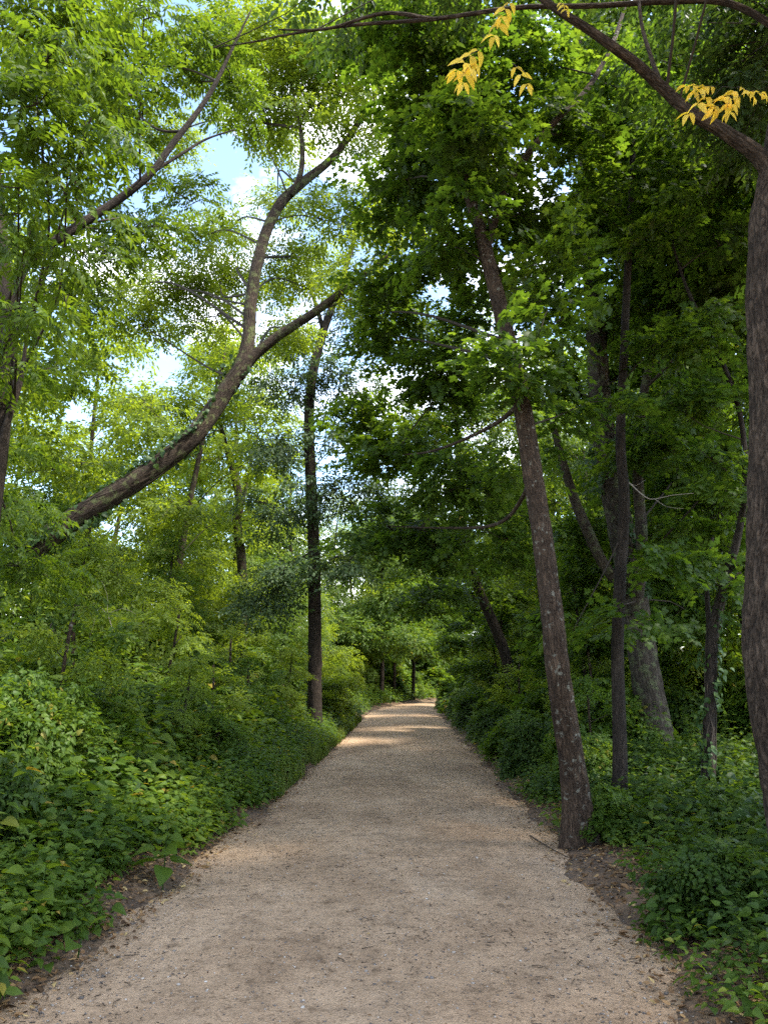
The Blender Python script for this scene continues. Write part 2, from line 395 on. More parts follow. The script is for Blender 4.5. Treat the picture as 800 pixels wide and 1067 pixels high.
def path_material():
    m, nt, ns, ln = new_mat('crushed_stone')
    co = node(ns, 'ShaderNodeTexCoord')
    big = node(ns, 'ShaderNodeTexNoise', i_Scale=.55, i_Detail=6., i_Roughness=.6)
    mp = node(ns, 'ShaderNodeMapping'); mp.inputs['Scale'].default_value = (1.6, .8, 1); ln.new(co.outputs['Object'], mp.inputs['Vector'])
    ln.new(mp.outputs[0], big.inputs['Vector'])
    med = node(ns, 'ShaderNodeTexNoise', i_Scale=9., i_Detail=8., i_Roughness=.72); ln.new(co.outputs['Object'], med.inputs['Vector'])
    fine = node(ns, 'ShaderNodeTexNoise', i_Scale=130., i_Detail=4., i_Roughness=.7); ln.new(co.outputs['Object'], fine.inputs['Vector'])
    vo = node(ns, 'ShaderNodeTexVoronoi', i_Scale=75.); ln.new(co.outputs['Object'], vo.inputs['Vector'])
    c1 = ramp(ns, [(.34, (.268, .178, .107)), (.5, (.358, .246, .152)), (.66, (.424, .302, .194))]); ln.new(big.outputs['Fac'], c1.inputs['Fac'])
    c2 = ramp(ns, [(.32, (.42, .40, .38)), (.46, (.92, .92, .92)), (.7, (1.16, 1.16, 1.16))]); ln.new(med.outputs['Fac'], c2.inputs['Fac'])
    c3 = ramp(ns, [(.25, (.66, .66, .66)), (.5, (1, 1, 1)), (.75, (1.24, 1.24, 1.24))]); ln.new(fine.outputs['Fac'], c3.inputs['Fac'])
    mp2 = node(ns, 'ShaderNodeMapping'); mp2.inputs['Rotation'].default_value = (0, 0, .6); ln.new(co.outputs['Object'], mp2.inputs['Vector'])
    sp_ = node(ns, 'ShaderNodeTexNoise', i_Scale=34., i_Detail=3., i_Roughness=.6, i_Distortion=.4); ln.new(mp2.outputs[0], sp_.inputs['Vector'])
    c5 = ramp(ns, [(.56, (1, 1, 1)), (.67, (.48, .46, .44))]); ln.new(sp_.outputs['Fac'], c5.inputs['Fac'])
    pt = node(ns, 'ShaderNodeTexNoise', i_Scale=2.3, i_Detail=5., i_Roughness=.65); ln.new(mp2.outputs[0], pt.inputs['Vector'])
    c6 = ramp(ns, [(.36, (.78, .77, .76)), (.5, (1, 1, 1)), (.68, (1.12, 1.12, 1.12))]); ln.new(pt.outputs['Fac'], c6.inputs['Fac'])
    bw = node(ns, 'ShaderNodeRGBToBW'); ln.new(vo.outputs['Color'], bw.inputs[0])
    c4 = ramp(ns, [(.1, (.66, .65, .64)), (.35, (.98, .98, .98)), (.7, (1, 1, 1)), (.92, (1.16, 1.16, 1.16))]); ln.new(bw.outputs[0], c4.inputs['Fac'])
    c = c1.outputs[0]
    for k in (c2, c3, c4, c5, c6):
        mm = node(ns, 'ShaderNodeMix', data_type='RGBA', blend_type='MULTIPLY'); mm.inputs['Factor'].default_value = .5 if k in (c3, c4) else .85
        ln.new(c, mm.inputs[6]); ln.new(k.outputs[0], mm.inputs[7]); c = mm.outputs[2]
    ad = node(ns, 'ShaderNodeMath', operation='MULTIPLY_ADD', i_1=.5); ln.new(fine.outputs['Fac'], ad.inputs[0]); ln.new(vo.outputs['Distance'], ad.inputs[2])
    ad2 = node(ns, 'ShaderNodeMath', operation='ADD'); ln.new(ad.outputs[0], ad2.inputs[0]); ln.new(med.outputs['Fac'], ad2.inputs[1])
    bp = node(ns, 'ShaderNodeBump', i_Strength=.75, i_Distance=.012); ln.new(ad2.outputs[0], bp.inputs['Height'])
    bs = node(ns, 'ShaderNodeBsdfPrincipled', i_Roughness=.92); bs.inputs['Specular IOR Level'].default_value = .2
    ln.new(c, bs.inputs['Base Color']); ln.new(bp.outputs[0], bs.inputs['Normal'])
    out = node(ns, 'ShaderNodeOutputMaterial'); ln.new(bs.outputs[0], out.inputs['Surface'])
    return m

def soil_material():
    m, nt, ns, ln = new_mat('forest_soil')
    co = node(ns, 'ShaderNodeTexCoord')
    n1 = node(ns, 'ShaderNodeTexNoise', i_Scale=3., i_Detail=8., i_Roughness=.65); ln.new(co.outputs['Object'], n1.inputs['Vector'])
    vo = node(ns, 'ShaderNodeTexVoronoi', i_Scale=22.); ln.new(co.outputs['Object'], vo.inputs['Vector'])
    bw = node(ns, 'ShaderNodeRGBToBW'); ln.new(vo.outputs['Color'], bw.inputs[0])
    c1 = ramp(ns, [(.3, (.055, .036, .022)), (.55, (.115, .074, .044)), (.8, (.19, .125, .075))]); ln.new(n1.outputs['Fac'], c1.inputs['Fac'])
    c2 = ramp(ns, [(0, (.5, .48, .45)), (1, (1.5, 1.4, 1.2))]); ln.new(bw.outputs[0], c2.inputs['Fac'])
    mm = node(ns, 'ShaderNodeMix', data_type='RGBA', blend_type='MULTIPLY'); mm.inputs['Factor'].default_value = .8
    ln.new(c1.outputs[0], mm.inputs[6]); ln.new(c2.outputs[0], mm.inputs[7])
    bp = node(ns, 'ShaderNodeBump', i_Strength=.8, i_Distance=.03); ln.new(vo.outputs['Distance'], bp.inputs['Height'])
    bs = node(ns, 'ShaderNodeBsdfPrincipled', i_Roughness=.95)
    ln.new(mm.outputs[2], bs.inputs['Base Color']); ln.new(bp.outputs[0], bs.inputs['Normal'])
    out = node(ns, 'ShaderNodeOutputMaterial'); ln.new(bs.outputs[0], out.inputs['Surface'])
    return m
M['path'] = path_material(); M['soil'] = soil_material()

# ------------------------------------------------------------------ the setting: ground and path
def grid_obj(name, xs, ys, zf, mat):
    X, Y = np.meshgrid(xs, ys); Z = zf(X, Y)
    i = np.arange(X.size).reshape(X.shape)
    f = np.stack([i[:-1, :-1], i[:-1, 1:], i[1:, 1:], i[1:, :-1]], -1).reshape(-1, 4)
    g = Geo(); g.add(np.stack([X, Y, Z], -1).reshape(-1, 3), f4=f)
    return tag(g.build(name, mat), kind='structure')

xs = np.concatenate([-np.geomspace(260, 12, 26), np.arange(-11.5, 12, .16), np.geomspace(12.5, 260, 26)])
ys = np.concatenate([-np.geomspace(200, 8, 14), np.arange(-7.5, 30, .16), np.geomspace(30.5, 330, 60)])
grid_obj('ground', xs, ys, ground_h, M['soil'])

Yp = np.concatenate([np.arange(-8, 30, .2), np.arange(30, 75, .5)])
U = np.linspace(-1, 1, 41)
g = Geo()
cx = path_c(Yp); wv = half_w(Yp) + .22 + .05 * np.sin(Yp * .9) + .04 * np.sin(Yp * 2.3 + 1)
slope = np.gradient(cx, Yp); nx = 1 / np.sqrt(1 + slope ** 2); ny = -slope * nx
X = cx[:, None] + U[None] * (wv * nx)[:, None]; Yg = Yp[:, None] + U[None] * (wv * ny)[:, None]
Z = .055 * (1 - np.abs(U) ** 2.2)[None] - .03 + .006 * np.sin(X * 5 + Yg * 1.1) + .004 * np.sin(Yg * 3.7 - X * 3)
i = np.arange(X.size).reshape(X.shape)
g.add(np.stack([X, Yg, Z], -1).reshape(-1, 3), f4=np.stack([i[:-1, :-1], i[:-1, 1:], i[1:, 1:], i[1:, :-1]], -1).reshape(-1, 4))
tag(g.build('path', M['path']), kind='structure')

def path_z(x, Y):
    u = (x - path_c(Y)) / (half_w(Y) + .22)
    return .055 * (1 - np.clip(np.abs(u), 0, 1) ** 2.2) - .03 + .006 * np.sin(x * 5 + Y * 1.1) + .004 * np.sin(Y * 3.7 - x * 3)

def surface_z(x, Y):
    return np.where(np.abs(x - path_c(Y)) < half_w(Y) + .2, np.maximum(path_z(x, Y), ground_h(x, Y)), ground_h(x, Y))

# ------------------------------------------------------------------ trees
def foliage(g, clumps, kind, skeleton, dens=1.0, pr=.5, per=15, scale=1.0, flat=.13, tone0=.5, twig_mi=1, droop=.25, limb_r=.03, limbs=True, size_jit=.2):
    """clumps: (centre, radii). Each clump is a cloud of flat leafy plates on twigs; limbs join clumps to the skeleton points"""
    sk = np.asarray(skeleton, float)
    for c, rad in clumps:
        c = np.asarray(c, float); rad = np.broadcast_to(np.asarray(rad, float), (3,))
        area = 4 * max(rad[0], rad[1]) * rad[2] + rad[0] * rad[1] * 2
        npl = max(2, int(dens * 1.75 * area / (pr * pr)))
        d = norm(rng.normal(0, 1, (npl, 3))); rr = rng.uniform(.12, 1, (npl, 1)) ** .55
        pc = c + d * rr * rad
        # limb from skeleton to clump
        if limbs:
            dv = c - sk; hd = np.linalg.norm(dv[:, :2], axis=1)
            cost = np.linalg.norm(dv, axis=1) + 2.0 * np.abs(dv[:, 2] - .55 * hd)
            a = sk[np.argmin(cost)]
            L = np.linalg.norm(c - a)
            mid = a + (c - a) * .5 + np.array([0, 0, .04 * L]) + rng.normal(0, .05, 3) * L
            end = c + (c - a) / max(L, .1) * rad.mean() * .4
            lr = limb_r * (.5 + .22 * L)
            cc, _ = tube(g, [a, mid, c, end], [lr, lr * .7, lr * .4, lr * .12], 5, .35, mi=twig_mi)
            q = cc[int(len(cc) * .35):]
        else:
            q = sk
        j = np.argmin(np.linalg.norm(pc[:, None] - q[None], axis=2) + rng.uniform(0, .5, (npl, len(q))), axis=1)
        simple_tubes(g, q[j], pc, .010 * scale, .004 * scale, .06, mi=twig_mi)
        # sprays on the plates
        n = rng.poisson(per, npl) + 2
        pid = np.repeat(np.arange(npl), n)
        out = norm((pc - q[j]) * [1, 1, .3] + rng.normal(0, .15, (npl, 3)))
        nrm = norm(np.stack([out[:, 0] * droop, out[:, 1] * droop, np.ones(npl)], 1) + rng.normal(0, .22, (npl, 3)) * [1, 1, .3])
        ang = rng.uniform(0, 6.283, len(pid)); rad2 = pr * np.sqrt(rng.uniform(0, 1, len(pid)))
        e1 = norm(np.cross(nrm, np.array([.1, .9, .2]))); e2 = np.cross(nrm, e1)
        off = (np.cos(ang) * rad2)[:, None] * e1[pid] + (np.sin(ang) * rad2)[:, None] * e2[pid]
        off *= rng.uniform(.7, 1.2, (npl, 1))[pid]
        pos = pc[pid] + off + nrm[pid] * rng.normal(0, flat, (len(pid), 1)) * pr
        pos[:, 2] -= droop * rad2 ** 2 / pr * .5
        yd = norm(off + rng.normal(0, .22, (len(pid), 3)) * pr + out[pid] * .25 * pr)
        yd[:, 2] -= .2
        nn = norm(nrm[pid] + rng.normal(0, .30, (len(pid), 3)))
        tone = (tone0 + rng.normal(0, .09, npl))[pid]
        bake(g, SPRAYS[kind], pos - yd * .12, yd, nn, scale * rng.uniform(1 - size_jit, 1 + size_jit, len(pid)), tone)

def px_clump(x, y, Y, rx, ry, rz=None):
    k = Y / FPX
    return (P(x, y, Y), (rx * k, (rz if rz is not None else rx * k * .9), ry * k))

def tree(name, label, group, trunk_px, radii, base_Y, clumps, kind, leafm, barkm, seg=24, rough=.03, furrow=0, flare=.35, limbs_px=(), dens=1., cat='tree', step=.08, thin=1., **kw):
    """trunk_px: (x, y, depth) sight points from the ground up; the first one is dropped to the ground"""
    pts = [P(*t) for t in trunk_px]; radii = [r_ * thin for r_ in radii]; limbs_px = [(a_, [r_ * thin for r_ in b_]) for a_, b_ in limbs_px]
    b = pts[0].copy(); b[2] = float(ground_h(b[0], b[1])) - .12
    pts[0] = b
    root = empty(name, (b[0], b[1], b[2] + .12)); loc = np.array(root.location)
    tag(root, label, cat, group)
    g = Geo(); sk, skr = tube(g, pts, radii, seg, step, rough, furrow, flare, seed=len(label) % 17)
    g.build('trunk', M[barkm], root, loc)
    allsk = [sk[int(len(sk) * .3):]]
    tubes = [(sk, skr)]
    for lp, lr in limbs_px:
        g = Geo(); c, r_ = tube(g, [q if isinstance(q, np.ndarray) else P(*q) for q in lp], lr, max(8, seg // 2), step * 1.3, rough, furrow // 2, seed=3)
        g.build('limb', M[barkm], root, loc); allsk.append(c); tubes.append((c, r_))
    if clumps:
        g = Geo(); foliage(g, clumps, kind, np.vstack(allsk)[::3], dens, **kw)
        g.build('crown', [M[leafm], M['twig']], root, loc)
    return root, tubes

TREES = {}
def C(*rows): return [px_clump(*r) for r in rows]

# A: slim leaning tree at the right edge of the path
TREES['A'] = tree('deciduous_tree', 'slim lichen-spotted trunk leaning left from the right edge of the gravel path', None,
    [(606, 872, 8.2), (596, 800, 8.05), (580, 690, 7.75), (570, 600, 7.8), (556, 500, 7.9), (543, 420, 8.0), (523, 330, 8.2), (506, 262, 8.3), (486, 190, 8.5), (468, 120, 8.7), (455, 40, 9.0), (440, -60, 9.4)],
    [.155, .15, .145, .14, .13, .12, .115, .105, .095, .085, .07, .04], 7.7,
    C((470, 110, 9.2, 75, 60), (545, 60, 9.0, 70, 60), (415, 190, 9.8, 65, 50), (545, 220, 9.2, 60, 45), (590, 140, 9, 55, 50), (440, 275, 10, 60, 40), (500, 330, 9.6, 40, 35),
      (410, 350, 11, 45, 40), (470, 400, 10.5, 60, 40), (590, 330, 9.0, 40, 40), (480, 500, 11, 60, 30), (420, 470, 12, 55, 35), (400, 555, 13, 60, 26), (465, 570, 12.5, 50, 28), (390, 40, 10, 70, 50),
      (610, 420, 8.6, 36, 30), (540, 480, 9.4, 26, 26), (520, 560, 11, 36, 26), (395, 325, 11, 34, 26), (490, 180, 9.6, 40, 30), (480, 135, 8.2, 38, 40), (532, 172, 8.3, 34, 22), (455, 60, 8.4, 40, 40), (452, 188, 10, 30, 24), (560, 215, 9.8, 34, 26), (450, 250, 8.4, 36, 40), (570, 270, 8.2, 34, 34), (560, 350, 7.4, 34, 34), (515, 372, 7.6, 30, 26), (478, 165, 8.0, 30, 30), (505, 215, 8.0, 26, 20), (500, 130, 7.8, 50, 60), (535, 380, 7.5, 24, 26), (440, 20, 8, 60, 50), (540, -10, 9, 60, 40), (640, 90, 9.5, 40, 40), (480, 60, 8.2, 40, 36), (375, 420, 12, 40, 30), (450, 620, 14, 40, 16)),
    'maple', 'maple', 'bark_brown', 72, .06, 20, 1.0,
    [([(506, 262, 8.3), (530, 190, 8.4), (575, 130, 8.5), (612, 92, 8.7), (640, 40, 9.0), (655, -10, 9.3)], [.06, .055, .05, .045, .04, .03]),
     ([(508, 266, 8.3), (545, 310, 9.0), (590, 315, 9.6)], [.035, .025, .012]),
     ([(543, 420, 8.0), (510, 445, 9.0), (450, 470, 10.5), (400, 475, 12)], [.04, .03, .022, .01]),
     ([(556, 500, 7.9), (520, 545, 9.2), (460, 550, 11), (400, 548, 13)], [.032, .028, .02, .01])],
    dens=.72, per=22, scale=.76, limb_r=.018, thin=.74)

# B: thick grey trunk among the right trees
TREES['B'] = tree('deciduous_tree', 'thickest grey trunk behind the slim leaning trunk, in the dark trees right of the path', None,
    [(690, 812, 13.2), (682, 760, 13.2), (670, 690, 13.3), (660, 620, 13.4), (642, 530, 13.5), (628, 450, 13.6), (620, 340, 13.8), (612, 220, 14.0), (606, 100, 14.2), (600, -20, 14.5), (596, -120, 15)],
    [.40, .36, .33, .31, .29, .27, .24, .21, .18, .13, .05], 13.2,
    C((620, 90, 13.5, 70, 60), (700, 130, 12.8, 75, 55), (670, 210, 12.5, 70, 45), (745, 230, 12.4, 60, 50), (590, 260, 13, 50, 40), (710, 310, 12.2, 65, 45), 
      (745, 390, 12, 50, 45), (690, 460, 12.2, 55, 35), (740, 540, 12, 36, 26), (640, 0, 14, 90, 60), (740, 30, 13.4, 80, 60), (760, 140, 11, 50, 50), (640, 170, 11.5, 40, 36), (700, 60, 11, 60, 50), (560, 300, 15, 40, 36), (570, 400, 15.5, 40, 30), (660, 380, 15.5, 40, 30), (600, 560, 15.5, 40, 24), (700, 500, 15, 40, 26), (760, 480, 11, 40, 40), (720, 640, 14, 40, 24), (655, 650, 11, 34, 12), (690, 575, 11.5, 34, 14)) + [(np.array(c), np.array([1.6, 1.6, .8])) for c in ((5.0, 9.5, 8.8), (4.4, 11.8, 9.0), (6.4, 12.8, 9.2), (5.6, 15.0, 9.0), (6.2, 10.8, 7.8), (7.2, 13.4, 8.2), (8.6, 9.6, 9.2), (8.8, 11.8, 9.0))],  # world-space clumps are added to the crown to shade the path and right ground
    'maple', 'maple', 'bark_grey', 40, .04, 18, .35,
    [([(660, 625, 13.35), (630, 590, 13.2), (606, 540, 13.0), (590, 495, 12.9), (575, 440, 12.8)], [.16, .13, .12, .10, .07]),
     ([(662, 640, 13.2), (668, 570, 13.0), (664, 480, 12.9), (672, 400, 12.9), (684, 350, 12.8), (690, 260, 12.8)], [.15, .13, .12, .10, .08, .04])],
    dens=.62, per=20, scale=.85, limb_r=.018, tone0=.5, thin=.70)

# C: big furrowed trunk at the right edge with its arching limb
root, _ = TREES['C'] = tree('deciduous_tree', 'large trunk with deeply furrowed bark and arching limb, at the photo\'s right edge', None,
    [(852, 880, 5.6), (832, 800, 5.6), (821, 740, 5.6), (812, 680, 5.6), (813, 600, 5.6), (815, 520, 5.6), (814, 420, 5.65), (809, 330, 5.7), (810, 240, 5.75), (818, 180, 5.8), (826, 100, 5.9), (836, 10, 6.0), (850, -120, 6.3)],
    [.26, .252, .246, .242, .24, .235, .23, .225, .215, .20, .17, .15, .08], 5.6,
    C((790, 30, 7.6, 70, 45), (700, -40, 7.6, 90, 50), (590, -60, 7.0, 90, 45), (770, 150, 8.2, 35, 30), (480, -45, 6.8, 80, 35), (350, -30, 7.2, 80, 40), (750, 95, 8.5, 50, 28)) + [(np.array(c), np.array([1.5, 1.5, .8])) for c in ((3.6, 4.6, 8.2), (5.2, 6.2, 8.6), (3.4, 2.6, 8.0), (5.6, 3.4, 9.0), (4.4, 1.0, 8.4), (2.2, 4.0, 9.2), (6.4, 5.2, 7.4), (4.8, 5.0, 7.4), (6.2, 2.2, 8.4), (3.0, 1.2, 8.8), (7.4, 4.0, 9.2), (4.2, 7.4, 8.2), (6.2, 7.6, 9.0), (4.8, 1.8, 8.6), (3.4, 4.2, 9.4), (4.3, 3.1, 9.2), (7.6, 6.2, 8.8))],  # overhead clumps out of view, added to keep the sun off the path
    'oval', 'oak', 'bark_furrow', 150, .03, 26, .25,
    [([(812, 200, 5.8), (792, 165, 5.8), (755, 138, 5.8), (720, 118, 5.75), (690, 92, 5.7), (664, 68, 5.6), (640, 50, 5.5), (612, 30, 5.45), (580, 10, 5.4), (550, -12, 5.4), (500, -45, 5.4)], [.085, .072, .058, .052, .048, .044, .040, .036, .030, .026, .02]),
     ([(690, 92, 5.7), (678, 60, 5.8), (668, 25, 5.9), (664, -15, 6.0)], [.022, .018, .016, .012]),
     ([(826, 40, 5.9), (760, 4, 6.0), (690, 2, 6.1), (620, 6, 6.2), (540, 8, 6.3), (450, 20, 6.5), (370, 26, 6.7), (300, 36, 6.9), (262, 44, 7.0), (222, 50, 7.2)], [.036, .029, .026, .024, .022, .019, .016, .012, .009, .004]),
     ([(450, 20, 6.5), (400, 14, 6.6), (340, 30, 6.7), (290, 31, 6.8)], [.022, .018, .014, .008])],
    dens=.8, per=12, limb_r=.008, step=.03, thin=.93)
g = Geo()
loc = np.array(root.location)
def yellow_sprays(rows, Y):
    for (x0, y0, x1, y1) in rows:
        g = Geo(); a = P(x0, y0, Y); b = P(x1, y1, Y - .15)
        d = b - a; L = np.linalg.norm(d)
        bake(g, SPRAYS['yellow'], [a], [d], [np.array([.1, -.75, .6]) + rng.normal(0, .25, 3)], L / .34, np.array([.5]), .28)
        simple_tubes(g, [a], [a + d * .95], .003, .0012, mi=1)
        o = g.build('yellow_leaf', [M['yellow'], M['twig']], root, loc); o['label'] = 'yellow autumn leaf with paired leaflets'
yellow_sprays([(505, 48, 468, 70), (497, 62, 478, 84), (528, 12, 510, 34), (534, 0, 518, 14), (533, 66, 554, 86), (582, 2, 596, 6)], 5.3)
yellow_sprays([(740, 92, 708, 78), (742, 98, 710, 112), (770, 92, 738, 104), (772, 96, 800, 90), (765, 100, 756, 114), (792, 98, 812, 102), (745, 90, 716, 88), (775, 96, 742, 112), (768, 90, 796, 98)], 5.3)

# D: trunk at the left edge with a rising limb
TREES['D'] = tree('deciduous_tree', 'trunk cut by the left edge with bright feathery leaves and a long rising limb', None,
    [(-30, 860, 8.6), (-26, 760, 8.6), (-22, 640, 8.6), (-14, 540, 8.6), (-4, 470, 8.6), (2, 400, 8.6), (6, 340, 8.6), (0, 260, 8.7), (-10, 160, 8.8), (-20, 40, 9), (-30, -80, 9.3)],
    [.17, .155, .15, .14, .13, .125, .12, .11, .10, .08, .05], 8.6,
    C((50, 60, 6.4, 66, 40), (40, 125, 6.4, 66, 38), (92, 135, 6.6, 44, 30), (20, 195, 6.4, 46, 40), (70, 190, 6.8, 40, 26), (120, 90, 7.4, 40, 26), (25, 260, 6.8, 45, 36), (20, 330, 7.0, 36, 30), (70, 20, 7, 70, 26), (150, 20, 7.6, 50, 22),
      (60, 310, 8.8, 36, 26), (10, 390, 8.0, 30, 22), (110, 270, 9.8, 36, 20), (160, 235, 10.2, 34, 20), (140, 70, 10.4, 36, 24), (215, 40, 9.8, 45, 30), (5, 525, 9.4, 40, 26), (20, 590, 9.6, 48, 26), (-10, 470, 9, 30, 26), (110, 20, 10, 60, 30), (60, 380, 10, 30, 16), (100, 90, 10.5, 44, 30), (150, 130, 11, 34, 22), (75, 300, 10.5, 44, 22), (130, 240, 11, 40, 20), (55, 230, 10, 40, 24), (180, 90, 11, 34, 20), (200, 210, 11.5, 34, 18), (240, 90, 10.5, 30, 22), (20, 20, 7, 60, 30), (130, 170, 10, 30, 14)),
    'ash', 'ash', 'bark_dark', 28, .03, 0, .3,
    [([(2, 330, 8.6), (30, 272, 8.8), (75, 240, 9.0), (125, 207, 9.2), (158, 180, 9.3), (180, 150, 9.4), (205, 118, 9.5), (223, 90, 9.6), (240, 55, 9.7), (262, 10, 9.8)], [.07, .062, .058, .054, .048, .042, .036, .03, .022, .01]),
     ([(190, 137, 9.42), (165, 135, 9.5), (140, 115, 9.6), (132, 98, 9.6)], [.02, .016, .012, .006]),
     ([(158, 180, 9.3), (190, 160, 9.5), (215, 145, 9.7), (245, 135, 9.8)], [.024, .02, .015, .008]),
     ([(-2, 480, 8.6), (8, 440, 8.5), (22, 395, 8.5), (28, 350, 8.5)], [.05, .04, .03, .015])],
    dens=1.05, per=15, limb_r=.018, tone0=.55)

# E: forked trunk leaning right over the undergrowth
TREES['E'] = tree('deciduous_tree', 'strongly leaning ivy-covered trunk that forks high up, rising from the left undergrowth', None,
    [(-70, 760, 12.2), (-25, 640, 12.2), (25, 582, 12.3), (68, 548, 12.4), (112, 520, 12.5), (160, 489, 12.7), (202, 454, 12.9), (232, 412, 13.1), (252, 382, 13.2), (259, 352, 13.3), (261, 318, 13.4), (267, 280, 13.5), (278, 240, 13.6), (294, 210, 13.7), (318, 188, 13.8), (346, 165, 13.9), (372, 130, 14.0), (400, 80, 14.3), (420, 10, 14.6)],
    [.34, .29, .26, .245, .235, .23, .225, .215, .20, .165, .155, .15, .145, .14, .12, .105, .085, .06, .03], 12.2,
    C((330, 80, 14, 60, 45), (280, 110, 14.5, 50, 35), (395, 130, 14, 50, 45), (420, 30, 14.4, 70, 50), (250, 60, 14.6, 55, 40), (290, 20, 14, 60, 35), (370, 220, 14.2, 40, 30), (385, 290, 14.4, 34, 26), (310, 50, 13.6, 50, 40), (360, 60, 13.6, 50, 40), (240, 20, 14.6, 50, 40), (340, 230, 15, 40, 30), (300, 270, 16, 36, 26), (205, 250, 16, 40, 22), (420, 230, 14.6, 40, 34), (420, 320, 15, 36, 30), (170, 300, 17, 44, 22), (225, 330, 17, 36, 22), (300, 150, 16, 30, 30), (240, 240, 17, 34, 24), (320, 300, 17, 30, 20), (290, 210, 18, 30, 20), (150, 340, 18, 40, 18), (318, 120, 13.6, 30, 24), (372, 285, 13, 30, 20), (395, 250, 13, 30, 22), (230, 290, 18, 40, 22), (200, 300, 17, 36, 22), (330, 270, 19, 30, 24), (290, 300, 19, 26, 24), (180, 140, 18, 36, 26), (300, 345, 19, 30, 18), (130, 300, 18, 36, 20)),
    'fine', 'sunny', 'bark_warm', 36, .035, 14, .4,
    [([(248, 392, 13.15), (264, 372, 13.2), (290, 350, 13.2), (318, 332, 13.2), (345, 313, 13.2), (375, 290, 13.2), (410, 262, 13.3), (450, 225, 13.5)], [.17, .135, .12, .11, .10, .085, .06, .03]),
     ([(304, 203, 13.7), (312, 185, 13.6), (315, 168, 13.6), (314, 140, 13.7), (306, 100, 13.9), (300, 60, 14.2)], [.09, .08, .07, .06, .045, .02]),
     ([(300, 205, 13.7), (294, 188, 13.5), (284, 165, 13.4), (270, 140, 13.4)], [.03, .022, .014, .006])],
    dens=.8, per=15, scale=1.1, limb_r=.016, tone0=.5, thin=.68)

# F: straight dark trunk left of the path
TREES['F'] = tree('deciduous_tree', 'straight dark trunk with dull green foliage beside the left path edge', None,
    [(328, 775, 21), (328, 700, 21), (328, 640, 21), (327, 570, 21), (324, 500, 21), (322, 440, 21), (326, 390, 21), (337, 345, 21.2), (350, 310, 21.4), (366, 260, 21.8), (380, 200, 22)],
    [.24, .225, .215, .205, .19, .18, .165, .15, .12, .09, .04], 21,
    C((300, 405, 21, 30, 26), (355, 390, 20.6, 34, 28), (290, 460, 20.6, 28, 26), (360, 450, 20, 36, 26), (345, 515, 20, 32, 26), (285, 530, 20.5, 32, 24), (300, 590, 20, 32, 24), (360, 580, 19.6, 34, 22), (280, 630, 20.5, 30, 20), (372, 340, 21.5, 30, 30), (390, 500, 20, 30, 30), (310, 350, 22, 30, 26)),
    'fine', 'dull', 'bark_dark', 28, .03, 12, .3,
    [([(337, 345, 21.2), (330, 320, 21), (322, 295, 21), (318, 260, 21)], [.09, .07, .05, .025])],
    dens=.85, per=15, scale=1.35, pr=.6, limb_r=.02, tone0=.45, thin=.76)

# G: thin dark trunks of the right side
TREES['G'] = tree('deciduous_tree', 'thin straight dark trunk just left of the thickest grey trunk', None,
    [(646, 850, 9.6), (645, 760, 9.6), (643, 680, 9.6), (646, 600, 9.6), (650, 520, 9.6), (646, 460, 9.7), (650, 360, 9.8), (655, 250, 10), (660, 140, 10.2), (664, 60, 10.5)],
    [.085, .078, .074, .07, .066, .06, .055, .045, .035, .015], 9.6,
    C((655, 130, 10, 60, 40), (620, 210, 9.8, 50, 36), (700, 230, 9.6, 50, 40), (690, 360, 9.4, 45, 34), (600, 650, 9.4, 26, 16)),
    'maple', 'maple', 'bark_dark', 18, .04, 0, .3, dens=.58, per=19, scale=.8, limb_r=.016, tone0=.45)
TREES['H'] = tree('deciduous_tree', 'thin crooked ivy-clad trunk between the thickest grey trunk and right-edge trunk', None,
    [(738, 850, 9.2), (738, 770, 9.2), (740, 710, 9.2), (742, 660, 9.2), (752, 620, 9.2), (768, 560, 9.2), (776, 500, 9.2), (770, 430, 9.3), (745, 360, 9.4), (715, 300, 9.6), (690, 220, 9.9)],
    [.07, .065, .06, .055, .05, .042, .036, .03, .025, .02, .01], 9.2,
    C((740, 330, 9.4, 45, 30), (770, 420, 9.2, 34, 30), (730, 470, 9, 40, 24), (760, 520, 9, 36, 22), (700, 420, 9.2, 40, 26), (765, 250, 9.6, 36, 34), (745, 600, 8.9, 30, 18), (700, 590, 9, 34, 20)),
    'maple', 'maple', 'bark_dark', 16, .05, 0, .3,
    [([(741, 690, 9.2), (738, 650, 9.3), (736, 600, 9.4), (742, 560, 9.5)], [.04, .032, .025, .012])],
    dens=.62, per=19, scale=.8, limb_r=.014, tone0=.45)

